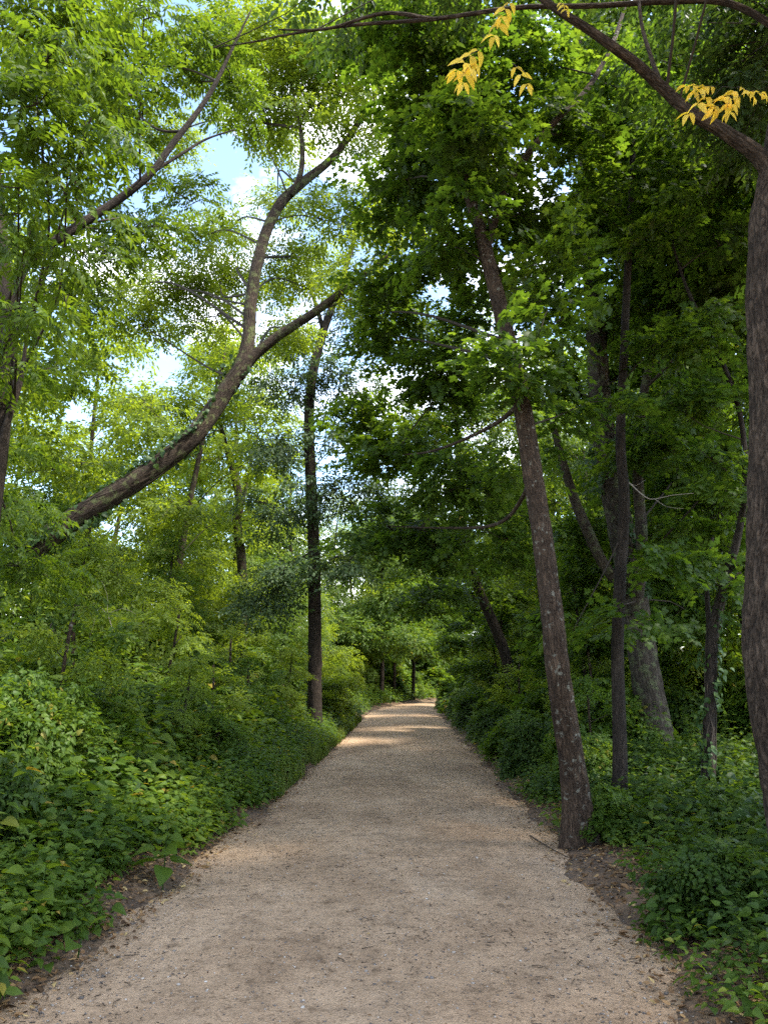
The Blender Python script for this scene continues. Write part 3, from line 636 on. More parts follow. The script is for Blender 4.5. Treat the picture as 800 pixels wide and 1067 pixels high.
# I: slim leaning far trunk right of the path end ; J: crooked thin trunk in the bright left wood
TREES['I'] = tree('deciduous_tree', 'slim dark trunk leaning left above the shrubs near the path\'s far end', None,
    [(540, 735, 23), (528, 690, 23), (516, 655, 23), (500, 618, 23), (488, 580, 23), (480, 520, 23), (476, 440, 23), (474, 350, 23.3)],
    [.18, .16, .15, .14, .13, .11, .08, .03], 23,
    C((470, 480, 22.5, 40, 30), (510, 520, 22, 36, 24), (440, 520, 22, 34, 24), (480, 420, 23, 45, 34), (440, 440, 23, 34, 30), (520, 440, 23, 40, 30), (450, 590, 22, 30, 16), (470, 350, 23, 40, 34), (530, 590, 22, 36, 20)),
    'fine', 'shrub', 'bark_dark', 20, .03, 0, .3, dens=.9, per=15, scale=1.5, pr=.65, limb_r=.02, tone0=.5)
TREES['J'] = tree('deciduous_tree', 'thin crooked brown trunk in bright foliage between leaning and straight trunks on left', None,
    [(258, 720, 27), (254, 640, 27), (252, 585, 27), (247, 545, 27), (250, 525, 27), (243, 490, 27), (234, 460, 27), (228, 430, 27), (232, 380, 27.2), (240, 320, 27.5)],
    [.20, .18, .165, .15, .145, .13, .10, .08, .05, .02], 27,
    C((215, 430, 27, 34, 26), (255, 420, 26.6, 32, 24), (230, 370, 27, 40, 26), (270, 370, 27, 28, 24), (200, 480, 26.6, 26, 18)),
    'fine', 'sunny', 'bark_warm', 16, .04, 0, .3,
    [([(247, 545, 27), (256, 510, 27), (262, 480, 27), (270, 450, 27)], [.08, .06, .045, .02])],
    dens=.7, per=14, scale=1.6, pr=.7, limb_r=.02, tone0=.6)
far_tr = [(430, 727, 52, 470, .12), (410, 728, 50, 500, .10), (397, 729, 46, 520, .13), (403, 727, 61, 480, .10)]
lab = ['far trunk standing alone at the bend where the path ends', 'middle far trunk of those left of the path\'s far bend', 'first far trunk on the left where the path bends away', 'farthest thin trunk glimpsed between the far trunks left of the bend']
for (x, yb, Y, yt, r_), l in zip(far_tr, lab):
    tree('deciduous_tree', l, 'far trunks at the path end', [(x, yb, Y), (x + 1, 690, Y), (x, 640, Y), (x + 2, 560, Y), (x + 1, yt, Y)], [r_, r_ * .9, r_ * .8, r_ * .6, .04], Y,
         C((x - 8, 676, Y - 1, 18, 10), (x + 14, 662, Y - 2, 20, 12), (x + 34, 668, Y - 2, 20, 12), (x - 22, 655, Y - 2, 20, 14), (x - 8, 640, Y, 24, 16), (x + 14, 620, Y - 1, 24, 16), (x, 590, Y, 30, 16), (x + 4, 550, Y, 30, 20), (x - 14, 560, Y, 22, 20)), 'far', 'shrub', 'bark_dark', 12, .03, 0, .3, step=.4, dens=.9, pr=.9, per=12, scale=1.25, limb_r=.02)

# ---- ivy on the leaning trunk and on the thin crooked trunk
def ivy(label, tubes, t0, t1, n, size, off, strands=14):
    """strands creep along the trunk, leaves sit on them in uneven clusters"""
    g = Geo(); sk, r = tubes; m = len(sk)
    tg = norm(np.gradient(sk, axis=0)); up = norm(np.array([0, 0, 1.]) - tg * tg[:, 2:3] + 1e-4); sd = np.cross(tg, up)
    for k in range(strands):
        a0 = rng.normal(0, 1.1) if rng.uniform() < .6 else rng.uniform(0, 6.3)
        e = t0 + (t1 - t0) * rng.uniform(.35, 1.0); i = np.arange(int(m * t0), max(int(m * e), int(m * t0) + 6))
        q = np.linspace(0, 1, len(i)); a = a0 + .9 * np.sin(q * rng.uniform(3, 8) + k) + .35 * np.sin(q * 23 + k)
        o = np.cos(a)[:, None] * up[i] + np.sin(a)[:, None] * sd[i]
        line = sk[i] + o * (r[i] + .012)[:, None]
        tube(g, line[::3], np.linspace(.009, .003, len(line[::3])), 4, .1, mi=1, smooth_pts=False)
        w = np.clip(.25 + np.sin(q * rng.uniform(9, 17) + k) + .5 * np.sin(q * 31), 0.02, None) * (1.15 - q)
        c = rng.choice(len(i), n // strands, p=w / w.sum())
        oo = norm(o[c] + rng.normal(0, .35, (len(c), 3))); pos = line[c] + oo * rng.gamma(1.3, off, len(c))[:, None] + tg[i[c]] * rng.normal(0, .05, (len(c), 1))
        yd = norm(np.array([0, 0, -.8]) + oo * .5 + rng.normal(0, .45, (len(c), 3)))
        v, f, li = assemble(HEART, pos, yd, norm(oo + [0, 0, .6] + rng.normal(0, .35, (len(c), 3))), size * rng.uniform(.5, 1.25, len(c)))
        g.add(v, f3=f, r3=np.clip(rng.normal(.45, .2, len(c)), 0, 1)[li])
    o = g.build('ivy', [M['ivy'], M['twig']], None, sk[int(m * t0)])
    tag(o, label, 'ivy'); return o
ivy('climbing ivy clinging along the strongly leaning trunk on the left', TREES['E'][1][0], .05, .58, 2500, .085, .045, 18)
ivy('climbing leaves clothing the thin crooked trunk beside the right-edge trunk', TREES['H'][1][0], .05, .55, 320, .06, .03, 6)
ivy('creeper leaves around the middle of the thickest grey trunk', TREES['B'][1][0], .15, .55, 500, .09, .035, 8)

# ------------------------------------------------------------------ background trees (copies of a few built ones)
def copy_tree(o, loc, rz, s, sz=None):
    c = o.copy(); COL.objects.link(c)
    c.location = [float(v) for v in loc]; c.rotation_euler = (0, 0, float(rz)); c.scale = (s, s, sz or s)
    for ch in list(o.children):
        k = ch.copy(); COL.objects.link(k); k.parent = c
    return c

def proto_tree(h, crown_lo, width, kind, leafm, barkm, n_clump, dens, scale, pr, r0):
    root = empty('deciduous_tree', (0, 0, 0))
    lean = rng.normal(0, .05, 2)
    pts = [np.array([lean[0] * h * t + .012 * h * math.sin(5 * t + lean[0] * 40), lean[1] * h * t, h * t * .93 - .1]) for t in np.linspace(0, 1, 8)]
    g = Geo(); sk, _ = tube(g, pts, np.linspace(r0, .03, 8), 12, .4, .04, 0, .3)
    g.build('trunk', M[barkm], root)
    cl = []
    for k in range(n_clump):
        t = (k + .5) / n_clump; z = h * (crown_lo + (1 - crown_lo) * t)
        prof = math.sin(math.pi * min(.97, .22 + .74 * t)) ** .7
        a = k * 2.4 + rng.uniform(-.5, .5); rr = width * prof * rng.uniform(.35, .85) * (1 if k < n_clump - 1 else 0.1)
        s = width * rng.uniform(.34, .5) * (.55 + .45 * prof)
        cl.append((np.array([lean[0] * z + math.cos(a) * rr, lean[1] * z + math.sin(a) * rr, z]), (s, s, s * .62)))
    g = Geo(); foliage(g, cl, kind, sk[int(len(sk) * .25):], dens, pr=pr, per=12, scale=scale, limb_r=.018)
    g.build('crown', [M[leafm], M['twig']], root)
    return root

PT = {
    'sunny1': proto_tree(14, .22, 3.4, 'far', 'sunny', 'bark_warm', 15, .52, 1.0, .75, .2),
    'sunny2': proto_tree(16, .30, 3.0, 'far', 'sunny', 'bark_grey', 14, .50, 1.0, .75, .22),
    'green1': proto_tree(13, .20, 3.2, 'far', 'shrub', 'bark_dark', 15, .6, .95, .75, .2),
    'green2': proto_tree(16, .26, 3.2, 'far', 'oak', 'bark_brown', 15, .58, .95, .75, .24),
    'dark1': proto_tree(14, .16, 3.0, 'far', 'maple', 'bark_dark', 16, .85, .85, .7, .2),
    'small1': proto_tree(6.5, .14, 2.0, 'oval', 'shrub', 'bark_dark', 11, .75, 1.15, .55, .08),
    'small2': proto_tree(5.5, .10, 1.9, 'oval', 'sunny', 'bark_brown', 11, .75, 1.15, .55, .07),
    'small3': proto_tree(7.0, .14, 2.0, 'maple', 'maple', 'bark_dark', 12, .75, 1.1, .55, .08),
}
used = set()
def put(kind, x, Y, s, label, group, rz=None, sz=None, name=None):
    z = float(ground_h(x, Y)) - .02
    rz = rng.uniform(0, 6.28) if rz is None else rz
    o = PT[kind]
    if kind in used: o = copy_tree(o, (x, Y, z), rz, s, sz)
    else:
        used.add(kind); o.location = (x, Y, z); o.rotation_euler = (0, 0, rz); o.scale = (s, s, sz or s)
    if name: o.name = name
    tag(o, label, 'tree', group)
    return o

# left wood: bright and lit
LW = 'trees of the bright wood on the left'
spots = [(-9.5, 17, 'sunny1', 1.0), (-13, 22, 'sunny2', 1.0), (-7.2, 25, 'sunny1', .9), (-11, 30, 'sunny1', 1.0), (-16, 28, 'green1', 1.1), (-20, 24, 'sunny2', 1.0), (-5.8, 33, 'sunny2', .95), (-9, 38, 'green1', 1.0),
         (-14, 38, 'sunny1', 1.05), (-20, 36, 'sunny2', 1.1), (-4.6, 41, 'green1', .9), (-12, 46, 'green2', 1.0), (-18, 46, 'sunny1', 1.1), (-26, 40, 'green2', 1.1), (-25, 31, 'sunny1', 1.1), (-6, 50, 'green2', 1.0), (-4, 58, 'sunny1', 1.0), (-30, 48, 'sunny2', 1.2), (-2, 66, 'green1', 1.1), (-9, 62, 'green2', 1.1)]
def left_label(x, Y, kind):
    tone = {'s': 'pale yellow-green', 'g': 'mid-green', 'd': 'dark green'}[kind[0]]
    if Y < 24: return f'nearer {tone} background tree in the wood behind the leaning ivy-covered trunk'
    if Y < 40: return f'{tone} tree farther back in the bright wood left of the path'
    return f'{tone} tree far off in the wood left of the path\'s end'
for x, Y, k, s in spots: put(k, x, Y, s, left_label(x, Y, k), LW)
RW = 'trees of the shady wood on the right'
spots = [(7.5, 15, 'dark1', .95), (10.5, 20, 'sunny2', 1.0), (6.2, 20, 'green1', .9), (9.2, 27, 'sunny2', 1.0), (5.9, 29, 'sunny1', .95), (11.5, 34, 'sunny1', 1.1), (7.4, 37, 'sunny2', 1.0), (18, 38, 'sunny1', 1.1), (14, 36, 'sunny1', 1.1),
         (9.8, 47, 'green1', .95), (22, 46, 'dark1', 1.2), (7.2, 74, 'dark1', 1.1), (12, 70, 'green2', 1.2), (3.5, 78, 'dark1', 1.1), (20, 56, 'green1', 1.2), (0.5, 75, 'green1', 1.1), (4.2, 66, 'dark1', 1.0), (1.2, 63, 'green2', .9), (6.5, 72, 'green2', 1.0), (9.5, 80, 'dark1', 1.2), (6.8, 24.5, 'green1', 1.0), (6.4, 33, 'dark1', 1.0), (8.2, 41, 'green1', 1.0), (6.3, 17.2, 'dark1', .85)]  # closing entries are trees added to keep sun bands off the far path
def right_label(x, Y, kind):
    tone = {'s': 'pale sunlit', 'g': 'mid-green', 'd': 'dark green'}[kind[0]]
    if Y < 22: return f'{tone} tree close behind the thin trunks in the shade on the right'
    if Y < 40: return f'{tone} tree deeper in the wood right of the path'
    if Y > 65: return f'{tone} tree closing off the view beyond the path\'s bend'
    return f'{tone} tree far back in the right-hand wood near the path\'s end'
for x, Y, k, s in spots: put(k, x, Y, s, right_label(x, Y, k), RW)

# understorey: small trees
US = 'young trees of the understorey'
for x, Y, k, s in [(-7.2, 12.5, 'small1', .75), (-9.8, 15, 'small2', .9), (-6.0, 15.5, 'small2', .72), (-8.0, 18.5, 'small1', .85), (-5.2, 18.5, 'small2', .62), (-11.5, 19, 'small1', 1.0), (-6.2, 22.5, 'small1', .8), (-4.6, 25, 'small2', .8), (-9, 24, 'small2', 1.0), (-13, 16, 'small2', 1.0),
                   (-3.6, 29, 'small1', .8), (-6.6, 29, 'small2', 1.0), (-3.2, 35, 'small2', .9), (-4.8, 37, 'small1', 1.0), (-2.6, 45, 'small1', 1.0), (-11, 27, 'small1', 1.1), (-14, 25, 'small2', 1.1), (-1.4, 52, 'small2', 1.0), (2.2, 59, 'small3', 1.1), (4.0, 63, 'small1', 1.2), (6.0, 66, 'small3', 1.2), (.2, 56, 'small1', 1.0)]:
    put(k, x, Y, s, ('light' if k == 'small2' else 'deeper') + ' green bushy young tree in the left undergrowth, ' + ('nearer than the straight dark trunk' if Y < 20 else 'farther back than the straight dark trunk'), US, name='young_tree')
for x, Y, k, s in [(4.3, 17, 'small3', .62), (5.2, 22, 'small1', .7), (3.7, 24, 'small3', .6), (4.2, 30, 'small1', .7), (4.0, 36, 'small3', .8), (8.2, 17.5, 'small1', .85), (7.0, 24, 'small2', .9), (10, 15, 'small2', .85), (11, 16, 'small2', .9), (6.3, 31, 'small2', .9), (6.4, 41, 'small1', 1.0), (8.2, 46, 'small2', 1.0)]:
    put(k, x, Y, s, {'1': 'mid-green', '2': 'light green', '3': 'dark broad-leaved'}[k[-1]] + ' bushy young tree in the right undergrowth, ' + ('near the thin dark trunks' if Y < 18 else 'toward the path\'s far end'), US, name='young_tree')

PT['sapling1'] = proto_tree(2.9, .12, .95, 'oval', 'sunny', 'bark_brown', 9, .42, .95, .34, .025)
PT['sapling2'] = proto_tree(2.6, .10, .90, 'broad', 'shrub', 'bark_brown', 9, .42, .72, .34, .025)
PT['sapling3'] = proto_tree(3.2, .15, .85, 'ash', 'sunny', 'bark_dark', 9, .45, 1.0, .36, .025)
def sx(Y, d): return float(path_c(Y)) - float(half_w(Y)) - d
for i, (d, Y, k, s) in enumerate([(1.5, 8.2, 'sapling2', .52), (2.3, 9.6, 'sapling1', .78), (1.3, 11.2, 'sapling3', .56), (3.0, 11.8, 'sapling2', .95), (1.5, 13.6, 'sapling1', .62), (2.6, 14.4, 'sapling3', .85), (1.4, 16.4, 'sapling2', .70), (2.3, 18.2, 'sapling1', .85), (3.4, 8.4, 'sapling3', .85),
                                  (1.2, 19.6, 'sapling3', .7), (3.6, 16.5, 'sapling1', 1.0), (1.0, 26.5, 'sapling1', .9), (2.0, 23.0, 'sapling2', 1.0), (4.4, 10.6, 'sapling1', 1.0)]):
    where = 'nearest the camera' if Y < 9 else ('below the leaning ivy-covered trunk' if Y < 15 else ('just before the straight dark trunk' if Y < 20.5 else 'past the straight dark trunk'))
    look = {'1': 'yellow-green oval-leaved', '2': 'mid-green broad-leaved', '3': 'feathery-leaved'}[k[-1]]
    put(k, sx(Y, d), Y, s, f'{look} sapling rising from the left undergrowth, {where}', 'saplings in the left undergrowth', name='sapling')
for d, Y, k, s in [(1.3, 12.5, 'sapling2', .6), (2.2, 16, 'sapling1', .8), (1.2, 19, 'sapling1', .7), (1.4, 24, 'sapling3', .9), (2.6, 21, 'sapling2', 1.0)]:
    put(k, float(path_c(Y)) + float(half_w(Y)) + d, Y, s, 'light sapling in the shady right undergrowth, ' + ('behind the slim leaning trunk' if Y < 17 else 'farther along the right path edge'), 'saplings in the right undergrowth', name='sapling')

# far wood beyond everything
g = Geo()
n = 9000
th = rng.uniform(R(-62), R(62), n); dd = rng.uniform(72, 105, n)
pos = np.stack([np.sin(th) * dd, np.cos(th) * dd, 17 * rng.uniform(0, 1, n) ** .8 * (1 + .15 * np.sin(th * 19))], 1)
bake(g, SPRAYS['woods'], pos, norm(rng.normal(0, 1, (n, 3)) * [1, 1, .4]), norm(rng.normal(0, .5, (n, 3)) + [0, 0, 1]), rng.uniform(1.0, 2.2, n), rng.normal(.5, .15, n))
tag(g.build('woods', [M['oak']]), 'mass of distant woodland closing the view behind the trees', None, None, 'stuff')

# ------------------------------------------------------------------ shrubs (things) and undergrowth (mass)
def proto_shrub(h, w, kind, leafm, scale, dens=1.0, pr=.3, per=12):
    root = empty('shrub', (0, 0, 0))
    g = Geo(); stems = []
    for k in range(6):
        a = rng.uniform(0, 6.3); e = np.array([math.cos(a) * w * .55, math.sin(a) * w * .55, h * rng.uniform(.6, .95)])
        c, _ = tube(g, [np.array([0, 0, -.05]), e * [.35, .35, .5], e], [.014, .010, .004], 5, .15)
        stems.append(c)
    g.build('stem', M['twig'], root)
    cl = []
    for k in range(9):
        t = (k + .5) / 9; a = k * 2.4
        rr = w * (1.0 - .55 * t) * rng.uniform(.45, .8)
        cl.append((np.array([math.cos(a) * rr, math.sin(a) * rr, h * (.2 + .75 * t)]), np.array([.42, .42, .30]) * w * rng.uniform(.8, 1.15)))
    g = Geo(); foliage(g, cl, kind, np.vstack(stems)[::2], dens, pr=pr, per=per, scale=scale, limbs=False, droop=.5, flat=.25)
    g.build('foliage', [M[leafm], M['twig']], root)
    return root
PS = {'s1': proto_shrub(1.5, .95, 'broad', 'shrub', .60, 1.0, .26, 22), 's2': proto_shrub(1.7, .9, 'oval', 'shrub', .80, 1.0, .28, 20), 's3': proto_shrub(1.3, .95, 'maple', 'herb', .66, 1.0, .28, 20),
      's4': proto_shrub(1.2, .9, 'broad', 'herb_dark', .70, 1.0, .28, 18), 's5': proto_shrub(1.4, .9, 'oval', 'sunny', .85, .9, .28, 20)}
used_s = set()
def put_shrub(kind, x, Y, s, label, group=None, sz=None, name='shrub'):
    z = float(ground_h(x, Y)) - .03; rz = rng.uniform(0, 6.28); o = PS[kind]
    if kind in used_s: o = copy_tree(o, (x, Y, z), rz, s, sz)
    else:
        used_s.add(kind); o.location = (x, Y, z); o.rotation_euler = (0, 0, rz); o.scale = (s, s, sz or s)
    o.name = name; return tag(o, label, 'shrub', group)
def lx(Y, d): return float(path_c(Y)) - float(half_w(Y)) - d
def rx(Y, d): return float(path_c(Y)) + float(half_w(Y)) + d

put_shrub('s5', lx(24.5, .9), 24.5, .95, 'bright yellow-green shrub beside the base of the straight dark trunk')
put_shrub('s5', lx(27.5, .9), 27.5, 1.05, 'bright shrub just past the straight dark trunk at the path edge')
put_shrub('s4', P(735, 900, 5.6)[0], 5.5, .46, 'low dark-green shrub with flat layered leaves at lower right', sz=.36)
put_shrub('s3', P(640, 870, 8.0)[0], 8.2, .36, 'small dark bush pressed against the foot of the slim leaning trunk')
LS = 'shrubs crowding the left side of the path'
yy = 5.2
for row, (d0, kinds, s0) in enumerate([(1.25, ('s1', 's3', 's2', 's4', 's5'), .50), (2.3, ('s2', 's1', 's5', 's3', 's5'), .88), (3.6, ('s1', 's2', 's5', 's3'), 1.3), (5.3, ('s2', 's5', 's1', 's3'), 1.75)]):
    Y = 6.3 - .3 * row
    while Y < 78:
        k = kinds[rng.integers(len(kinds))]
        d = d0 + rng.uniform(-.45, .5)
        zone = 'in the near left corner' if Y < 8 else ('below the leaning ivy-covered trunk' if Y < 14 else ('around the straight dark trunk' if Y < 24 else 'far along the left path edge'))
        rowt = ('low leafy shrub at the path margin', 'waist-high leafy shrub', 'tall leafy shrub behind the front row', 'tallest leafy shrub at the back')[row]
        put_shrub(k, lx(Y, d), Y, (s1 := s0 * rng.uniform(.6, 1.25) * (1 + .022 * max(0, Y - 28))), f'{rowt} {zone}', LS, sz=s1 * rng.uniform(.75, 1.35))
        Y += (1.1 + .035 * Y) * (1 + .18 * row) * rng.uniform(.7, 1.4)
RS = 'shrubs crowding the right side of the path'
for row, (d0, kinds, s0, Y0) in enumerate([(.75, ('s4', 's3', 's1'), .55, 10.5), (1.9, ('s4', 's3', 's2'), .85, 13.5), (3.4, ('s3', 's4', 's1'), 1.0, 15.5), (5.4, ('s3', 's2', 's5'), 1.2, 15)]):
    Y = Y0
    while Y < 60:
        k = kinds[rng.integers(len(kinds))]
        d = d0 + rng.uniform(-.2, .25)
        zone = 'behind the slim leaning trunk' if Y < 15 else ('midway along the right path edge' if Y < 26 else 'far along the right path edge')
        rowt = ('low shady shrub at the path margin', 'waist-high shady shrub', 'broad shady shrub behind the front row', 'tall shady shrub at the back')[row]
        put_shrub(k, rx(Y, d), Y, s0 * rng.uniform(.85, 1.15) * (1 + .012 * max(0, Y - 12)), f'{rowt} {zone}', RS)
        Y += (1.1 + .035 * Y) * (1 + .15 * row) * rng.uniform(.85, 1.2)

HERBS = [plant_template(NETTLE, 4, 4, .5, .16, tr), plant_template(NETTLE, 5, 4, .6, .145, tr), plant_template(HEART, 3, 4, .42, .16, tr), plant_template(NETTLE, 4, 3, .5, .14, tr, trif=True),
         plant_template(NETTLE, 3, 3, .40, .12, tr, trif=True), plant_template(OV3, 5, 4, .5, .12, tr)]
LOW = [plant_template(NETTLE, 2, 3, .18, .07, tr, trif=True), plant_template(HEART, 2, 4, .15, .075, tr), plant_template(OV3, 3, 4, .22, .08, tr), plant_template(NETTLE, 3, 4, .24, .08, tr)]
def scatter(name, label, side, n, Y0, Y1, d0, d1, temps, s_of, mat, tone=.5, power=1.0, jit=.16):
    t = rng.uniform(0, 1, n); Y = Y0 + (Y1 - Y0) * t ** power
    d = d0 + (d1 - d0) * rng.uniform(0, 1, n) + .17 * np.sin(Y * 2.1) + .12 * np.sin(Y * 5.3 + 1) + .14 * np.sin(Y * .83 + 2) + rng.normal(0, .07, n)
    keep = (d > .02) & ~((side > 0) & (Y > 6.9) & (Y < 8.5) & (d < .40)); Y, d = Y[keep], d[keep]; n = len(Y)
    x = path_c(Y) + side * (half_w(Y) + d); z = ground_h(x, Y) - .02
    a = rng.uniform(0, 6.283, n)
    g = Geo()
    lean = np.stack([-side * .22 * np.exp(-d / .6), 0 * d - .05, np.ones(n)], 1)
    bake(g, temps, np.stack([x, Y, z], 1), np.stack([np.cos(a), np.sin(a), 0 * a], 1) - lean * 0, norm(lean + rng.normal(0, .10, (n, 3))), s_of(d, Y) * rng.uniform(.55, 1.45, n), np.clip(tone + .14 * np.sin(x * 1.9 + Y * 1.3) + rng.normal(0, .15, n), 0, .72), jit)
    o = g.build(name, [M[mat]]); return tag(o, label, None, None, 'stuff')
scatter('undergrowth', 'dense leafy herbs filling the ground left of the path', -1, 5000, 4.0, 30, .30, 5.0, HERBS, lambda d, Y: (.36 + 1.2 * np.clip(d - .1, 0, 2.0) / 2.0) * (1 + .010 * Y), 'herb', .5, 1.35)
scatter('undergrowth', 'low herbs at the very edge of the path on the left', -1, 2400, 3.6, 24, .14, .75, LOW, lambda d, Y: .9 + .8 * d, 'herb', .5, 1.35)
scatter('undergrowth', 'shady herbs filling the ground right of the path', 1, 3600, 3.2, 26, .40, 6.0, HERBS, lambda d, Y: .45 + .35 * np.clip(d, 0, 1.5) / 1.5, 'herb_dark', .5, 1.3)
scatter('undergrowth', 'low creeping herbs at the path edge on the right', 1, 4200, 2.9, 26, .10, 3.2, LOW, lambda d, Y: .8 + .3 * d, 'herb', .42, 1.4)

scatter('undergrowth', 'distant herbs lining the far left of the path', -1, 2600, 28, 74, .15, 6.0, HERBS, lambda d, Y: 1.0 + .5 * np.clip(d, 0, 2) / 2, 'shrub', .5, 1.1)
scatter('undergrowth', 'distant herbs lining the far right of the path', 1, 1800, 25, 70, .15, 6.0, HERBS, lambda d, Y: 1.0 + .4 * np.clip(d, 0, 2) / 2, 'herb', .5, 1.1)
TALL = [plant_template(NETTLE, 9, 3, 1.35, .13, tr, .08, .25), plant_template(OV3, 11, 3, 1.5, .12, tr, .10, .35), plant_template(LANCE, 12, 3, 1.25, .15, tr, .08, .5), plant_template(NETTLE, 6, 3, 1.1, .12, tr, .1, .3, trif=True)]
scatter('undergrowth', 'tall weedy stems rising above the herbs on the left', -1, 1000, 4.6, 26, .9, 6.0, TALL, lambda d, Y: .40 + .85 * np.clip(d - .6, 0, 3) / 3, 'shrub', .6, 1.2)
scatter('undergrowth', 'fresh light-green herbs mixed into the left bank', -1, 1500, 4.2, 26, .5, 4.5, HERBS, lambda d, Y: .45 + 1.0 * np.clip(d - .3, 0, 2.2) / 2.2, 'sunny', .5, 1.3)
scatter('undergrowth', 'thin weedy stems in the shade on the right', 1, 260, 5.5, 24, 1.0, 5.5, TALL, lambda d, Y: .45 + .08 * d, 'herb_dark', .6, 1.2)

# broad heart-leaved plants standing at the left margin
def hero_plant(label, x, Y, h, size, n_lv, per, leaf=HEART):
    g = Geo(); z = float(surface_z(x, Y)) - .01
    t = plant_template(leaf, n_lv, per, h, size, rng, .12, .5)
    g.add(t[0] + [x, Y, z], f3=t[1], r3=np.clip(rng.normal(.55, .12, t[2].max() + 1), 0, 1)[t[2]])
    root = empty('herb', (x, Y, z)); tag(root, label, 'plant')
    g.build('foliage', [M['herb']], root, (x, Y, z))
    g = Geo(); tube(g, [np.array([x, Y, z - .04]), np.array([x + .01, Y, z + h * .5]), np.array([x + .02, Y, z + h])], [.006, .005, .003], 5, .08); g.build('stem', M['herb_dark'], root, (x, Y, z))
p = P(82, 975, 5.05); hero_plant('single large heart-shaped leafy plant at the lower-left path margin', p[0], 5.05, .12, .20, 1, 3)
p = P(40, 950, 5.2); hero_plant('broad-leaved plant at the left margin next to the large heart-shaped leaf', p[0], 5.2, .38, .17, 3, 4)
p = P(185, 880, 6.6); hero_plant('upright broad-leaved plant at the left margin further along the path', p[0] - .1, 6.6, .5, .17, 4, 4)

# grassy verge
g = Geo(); n = 1300
Y = rng.choice(rng.uniform(11, 30, 60), n) + rng.normal(0, .16, n); d = rng.uniform(-.06, .42, n) ; x = path_c(Y) - half_w(Y) - d
bl = [assemble(BLADE, np.zeros((7, 3)), np.stack([np.cos(a := tr.uniform(0, 6.28, 7)) * .45, np.sin(a) * .45, np.ones(7)], 1), np.stack([np.cos(a), np.sin(a), .3 * np.ones(7)], 1), tr.uniform(.12, .25, 7)) for _ in range(4)]
bake(g, bl, np.stack([x, Y, surface_z(x, Y) - .01], 1), np.stack([np.cos(Y * 99), np.sin(Y * 99), 0 * Y], 1), norm(rng.normal(0, .1, (n, 3)) + [0, 0, 1]), rng.uniform(.6, 1.2, n), rng.normal(.5, .15, n))
tag(g.build('grass', [M['grass']]), 'grassy verge along the left path edge', None, None, 'stuff')

# ------------------------------------------------------------------ litter, gravel, sticks
LEAF_L = [assemble(leaf_outline([(.15, .22), (.45, .28), (.8, .14)], fold=f, droop=dr, curl=cu), np.zeros((1, 3)), [[0, 1, 0]], [[0, 0, 1]], [1.]) for f, dr, cu in ((.5, -.3, .4), (-.3, .3, 0), (.2, .5, 1), (.9, -.2, 0))]
def litter(n, side, d_lo, d_hi, Y0, Y1, s, power=1.5, spread='edge'):
    Y = Y0 + (Y1 - Y0) * rng.uniform(0, 1, n) ** power
    d = rng.triangular(d_lo, (d_lo + d_hi) * .45, d_hi, n)
    x = path_c(Y) + side * (half_w(Y) + d)
    return x, Y, s * rng.uniform(.6, 1.3, n)
g = Geo()
for n, side, lo, hi, Y0, Y1, s in ((11000, -1, -.26, .95, 2.8, 24, .037), (9000, 1, -.26, 1.15, 2.6, 22, .038), (350, -1, -.2, .8, 2.8, 20, .065), (350, 1, -.2, .9, 2.6, 18, .06), (900, 0, -1.7, 1.7, 2.8, 20, .022)):
    if side: x, Y, s_ = litter(n, side, lo, hi, Y0, Y1, s, 2.1)
    else:
        Y = Y0 + (Y1 - Y0) * rng.uniform(0, 1, n) ** 1.5; x = path_c(Y) + rng.uniform(lo, hi, n); s_ = s * rng.uniform(.5, 1.1, n)
    a = rng.uniform(0, 6.283, n)
    bake(g, LEAF_L, np.stack([x, Y, surface_z(x, Y) + rng.uniform(.003, .018, n)], 1), np.stack([np.cos(a), np.sin(a), rng.normal(0, .2, n)], 1), norm(rng.normal(0, .3, (n, 3)) + [0, 0, 1]), s_, rng.uniform(.1, .9, n), .2)
tag(g.build('leaf_litter', [M['litter']]), 'dry brown fallen leaves along both path edges', None, None, 'stuff')

ico_v = np.array([(0, 0, 1), (.894, 0, .447), (.276, .851, .447), (-.724, .526, .447), (-.724, -.526, .447), (.276, -.851, .447), (.724, .526, -.447), (-.276, .851, -.447), (-.894, 0, -.447), (-.276, -.851, -.447), (.724, -.526, -.447), (0, 0, -1)])
ico_f = np.array([(0, 1, 2), (0, 2, 3), (0, 3, 4), (0, 4, 5), (0, 5, 1), (1, 6, 2), (2, 7, 3), (3, 8, 4), (4, 9, 5), (5, 10, 1), (6, 7, 2), (7, 8, 3), (8, 9, 4), (9, 10, 5), (10, 6, 1), (11, 7, 6), (11, 8, 7), (11, 9, 8), (11, 10, 9), (11, 6, 10)])
peb = [((ico_v * (1 + tr.normal(0, .16, (12, 1)))) * [1, tr.uniform(.6, .9), .5], ico_f, np.zeros(20, int)) for _ in range(5)]
g = Geo(); n = 15000
Y = 2.9 + 13 * rng.uniform(0, 1, n) ** 1.9; x = path_c(Y) + rng.normal(0, 1.15, n).clip(-2.1, 2.1); 
e = rng.integers(0, 3, n) == 0; x = np.where(e, path_c(Y) + np.where(rng.uniform(0, 1, n) < .5, -1, 1) * rng.normal(1.55, .22, n), x)
a = rng.uniform(0, 6.283, n)
bake(g, peb, np.stack([x, Y, surface_z(x, Y) + .001], 1), np.stack([np.cos(a), np.sin(a), 0 * a], 1), norm(rng.normal(0, .1, (n, 3)) + [0, 0, 1]), np.clip(rng.lognormal(math.log(.0042), .45, n), .002, .016), rng.uniform(0, 1, n), .1)
tag(g.build('gravel', [M['pebble']], smooth=True), 'fine loose gravel scattered over the path', None, None, 'stuff')

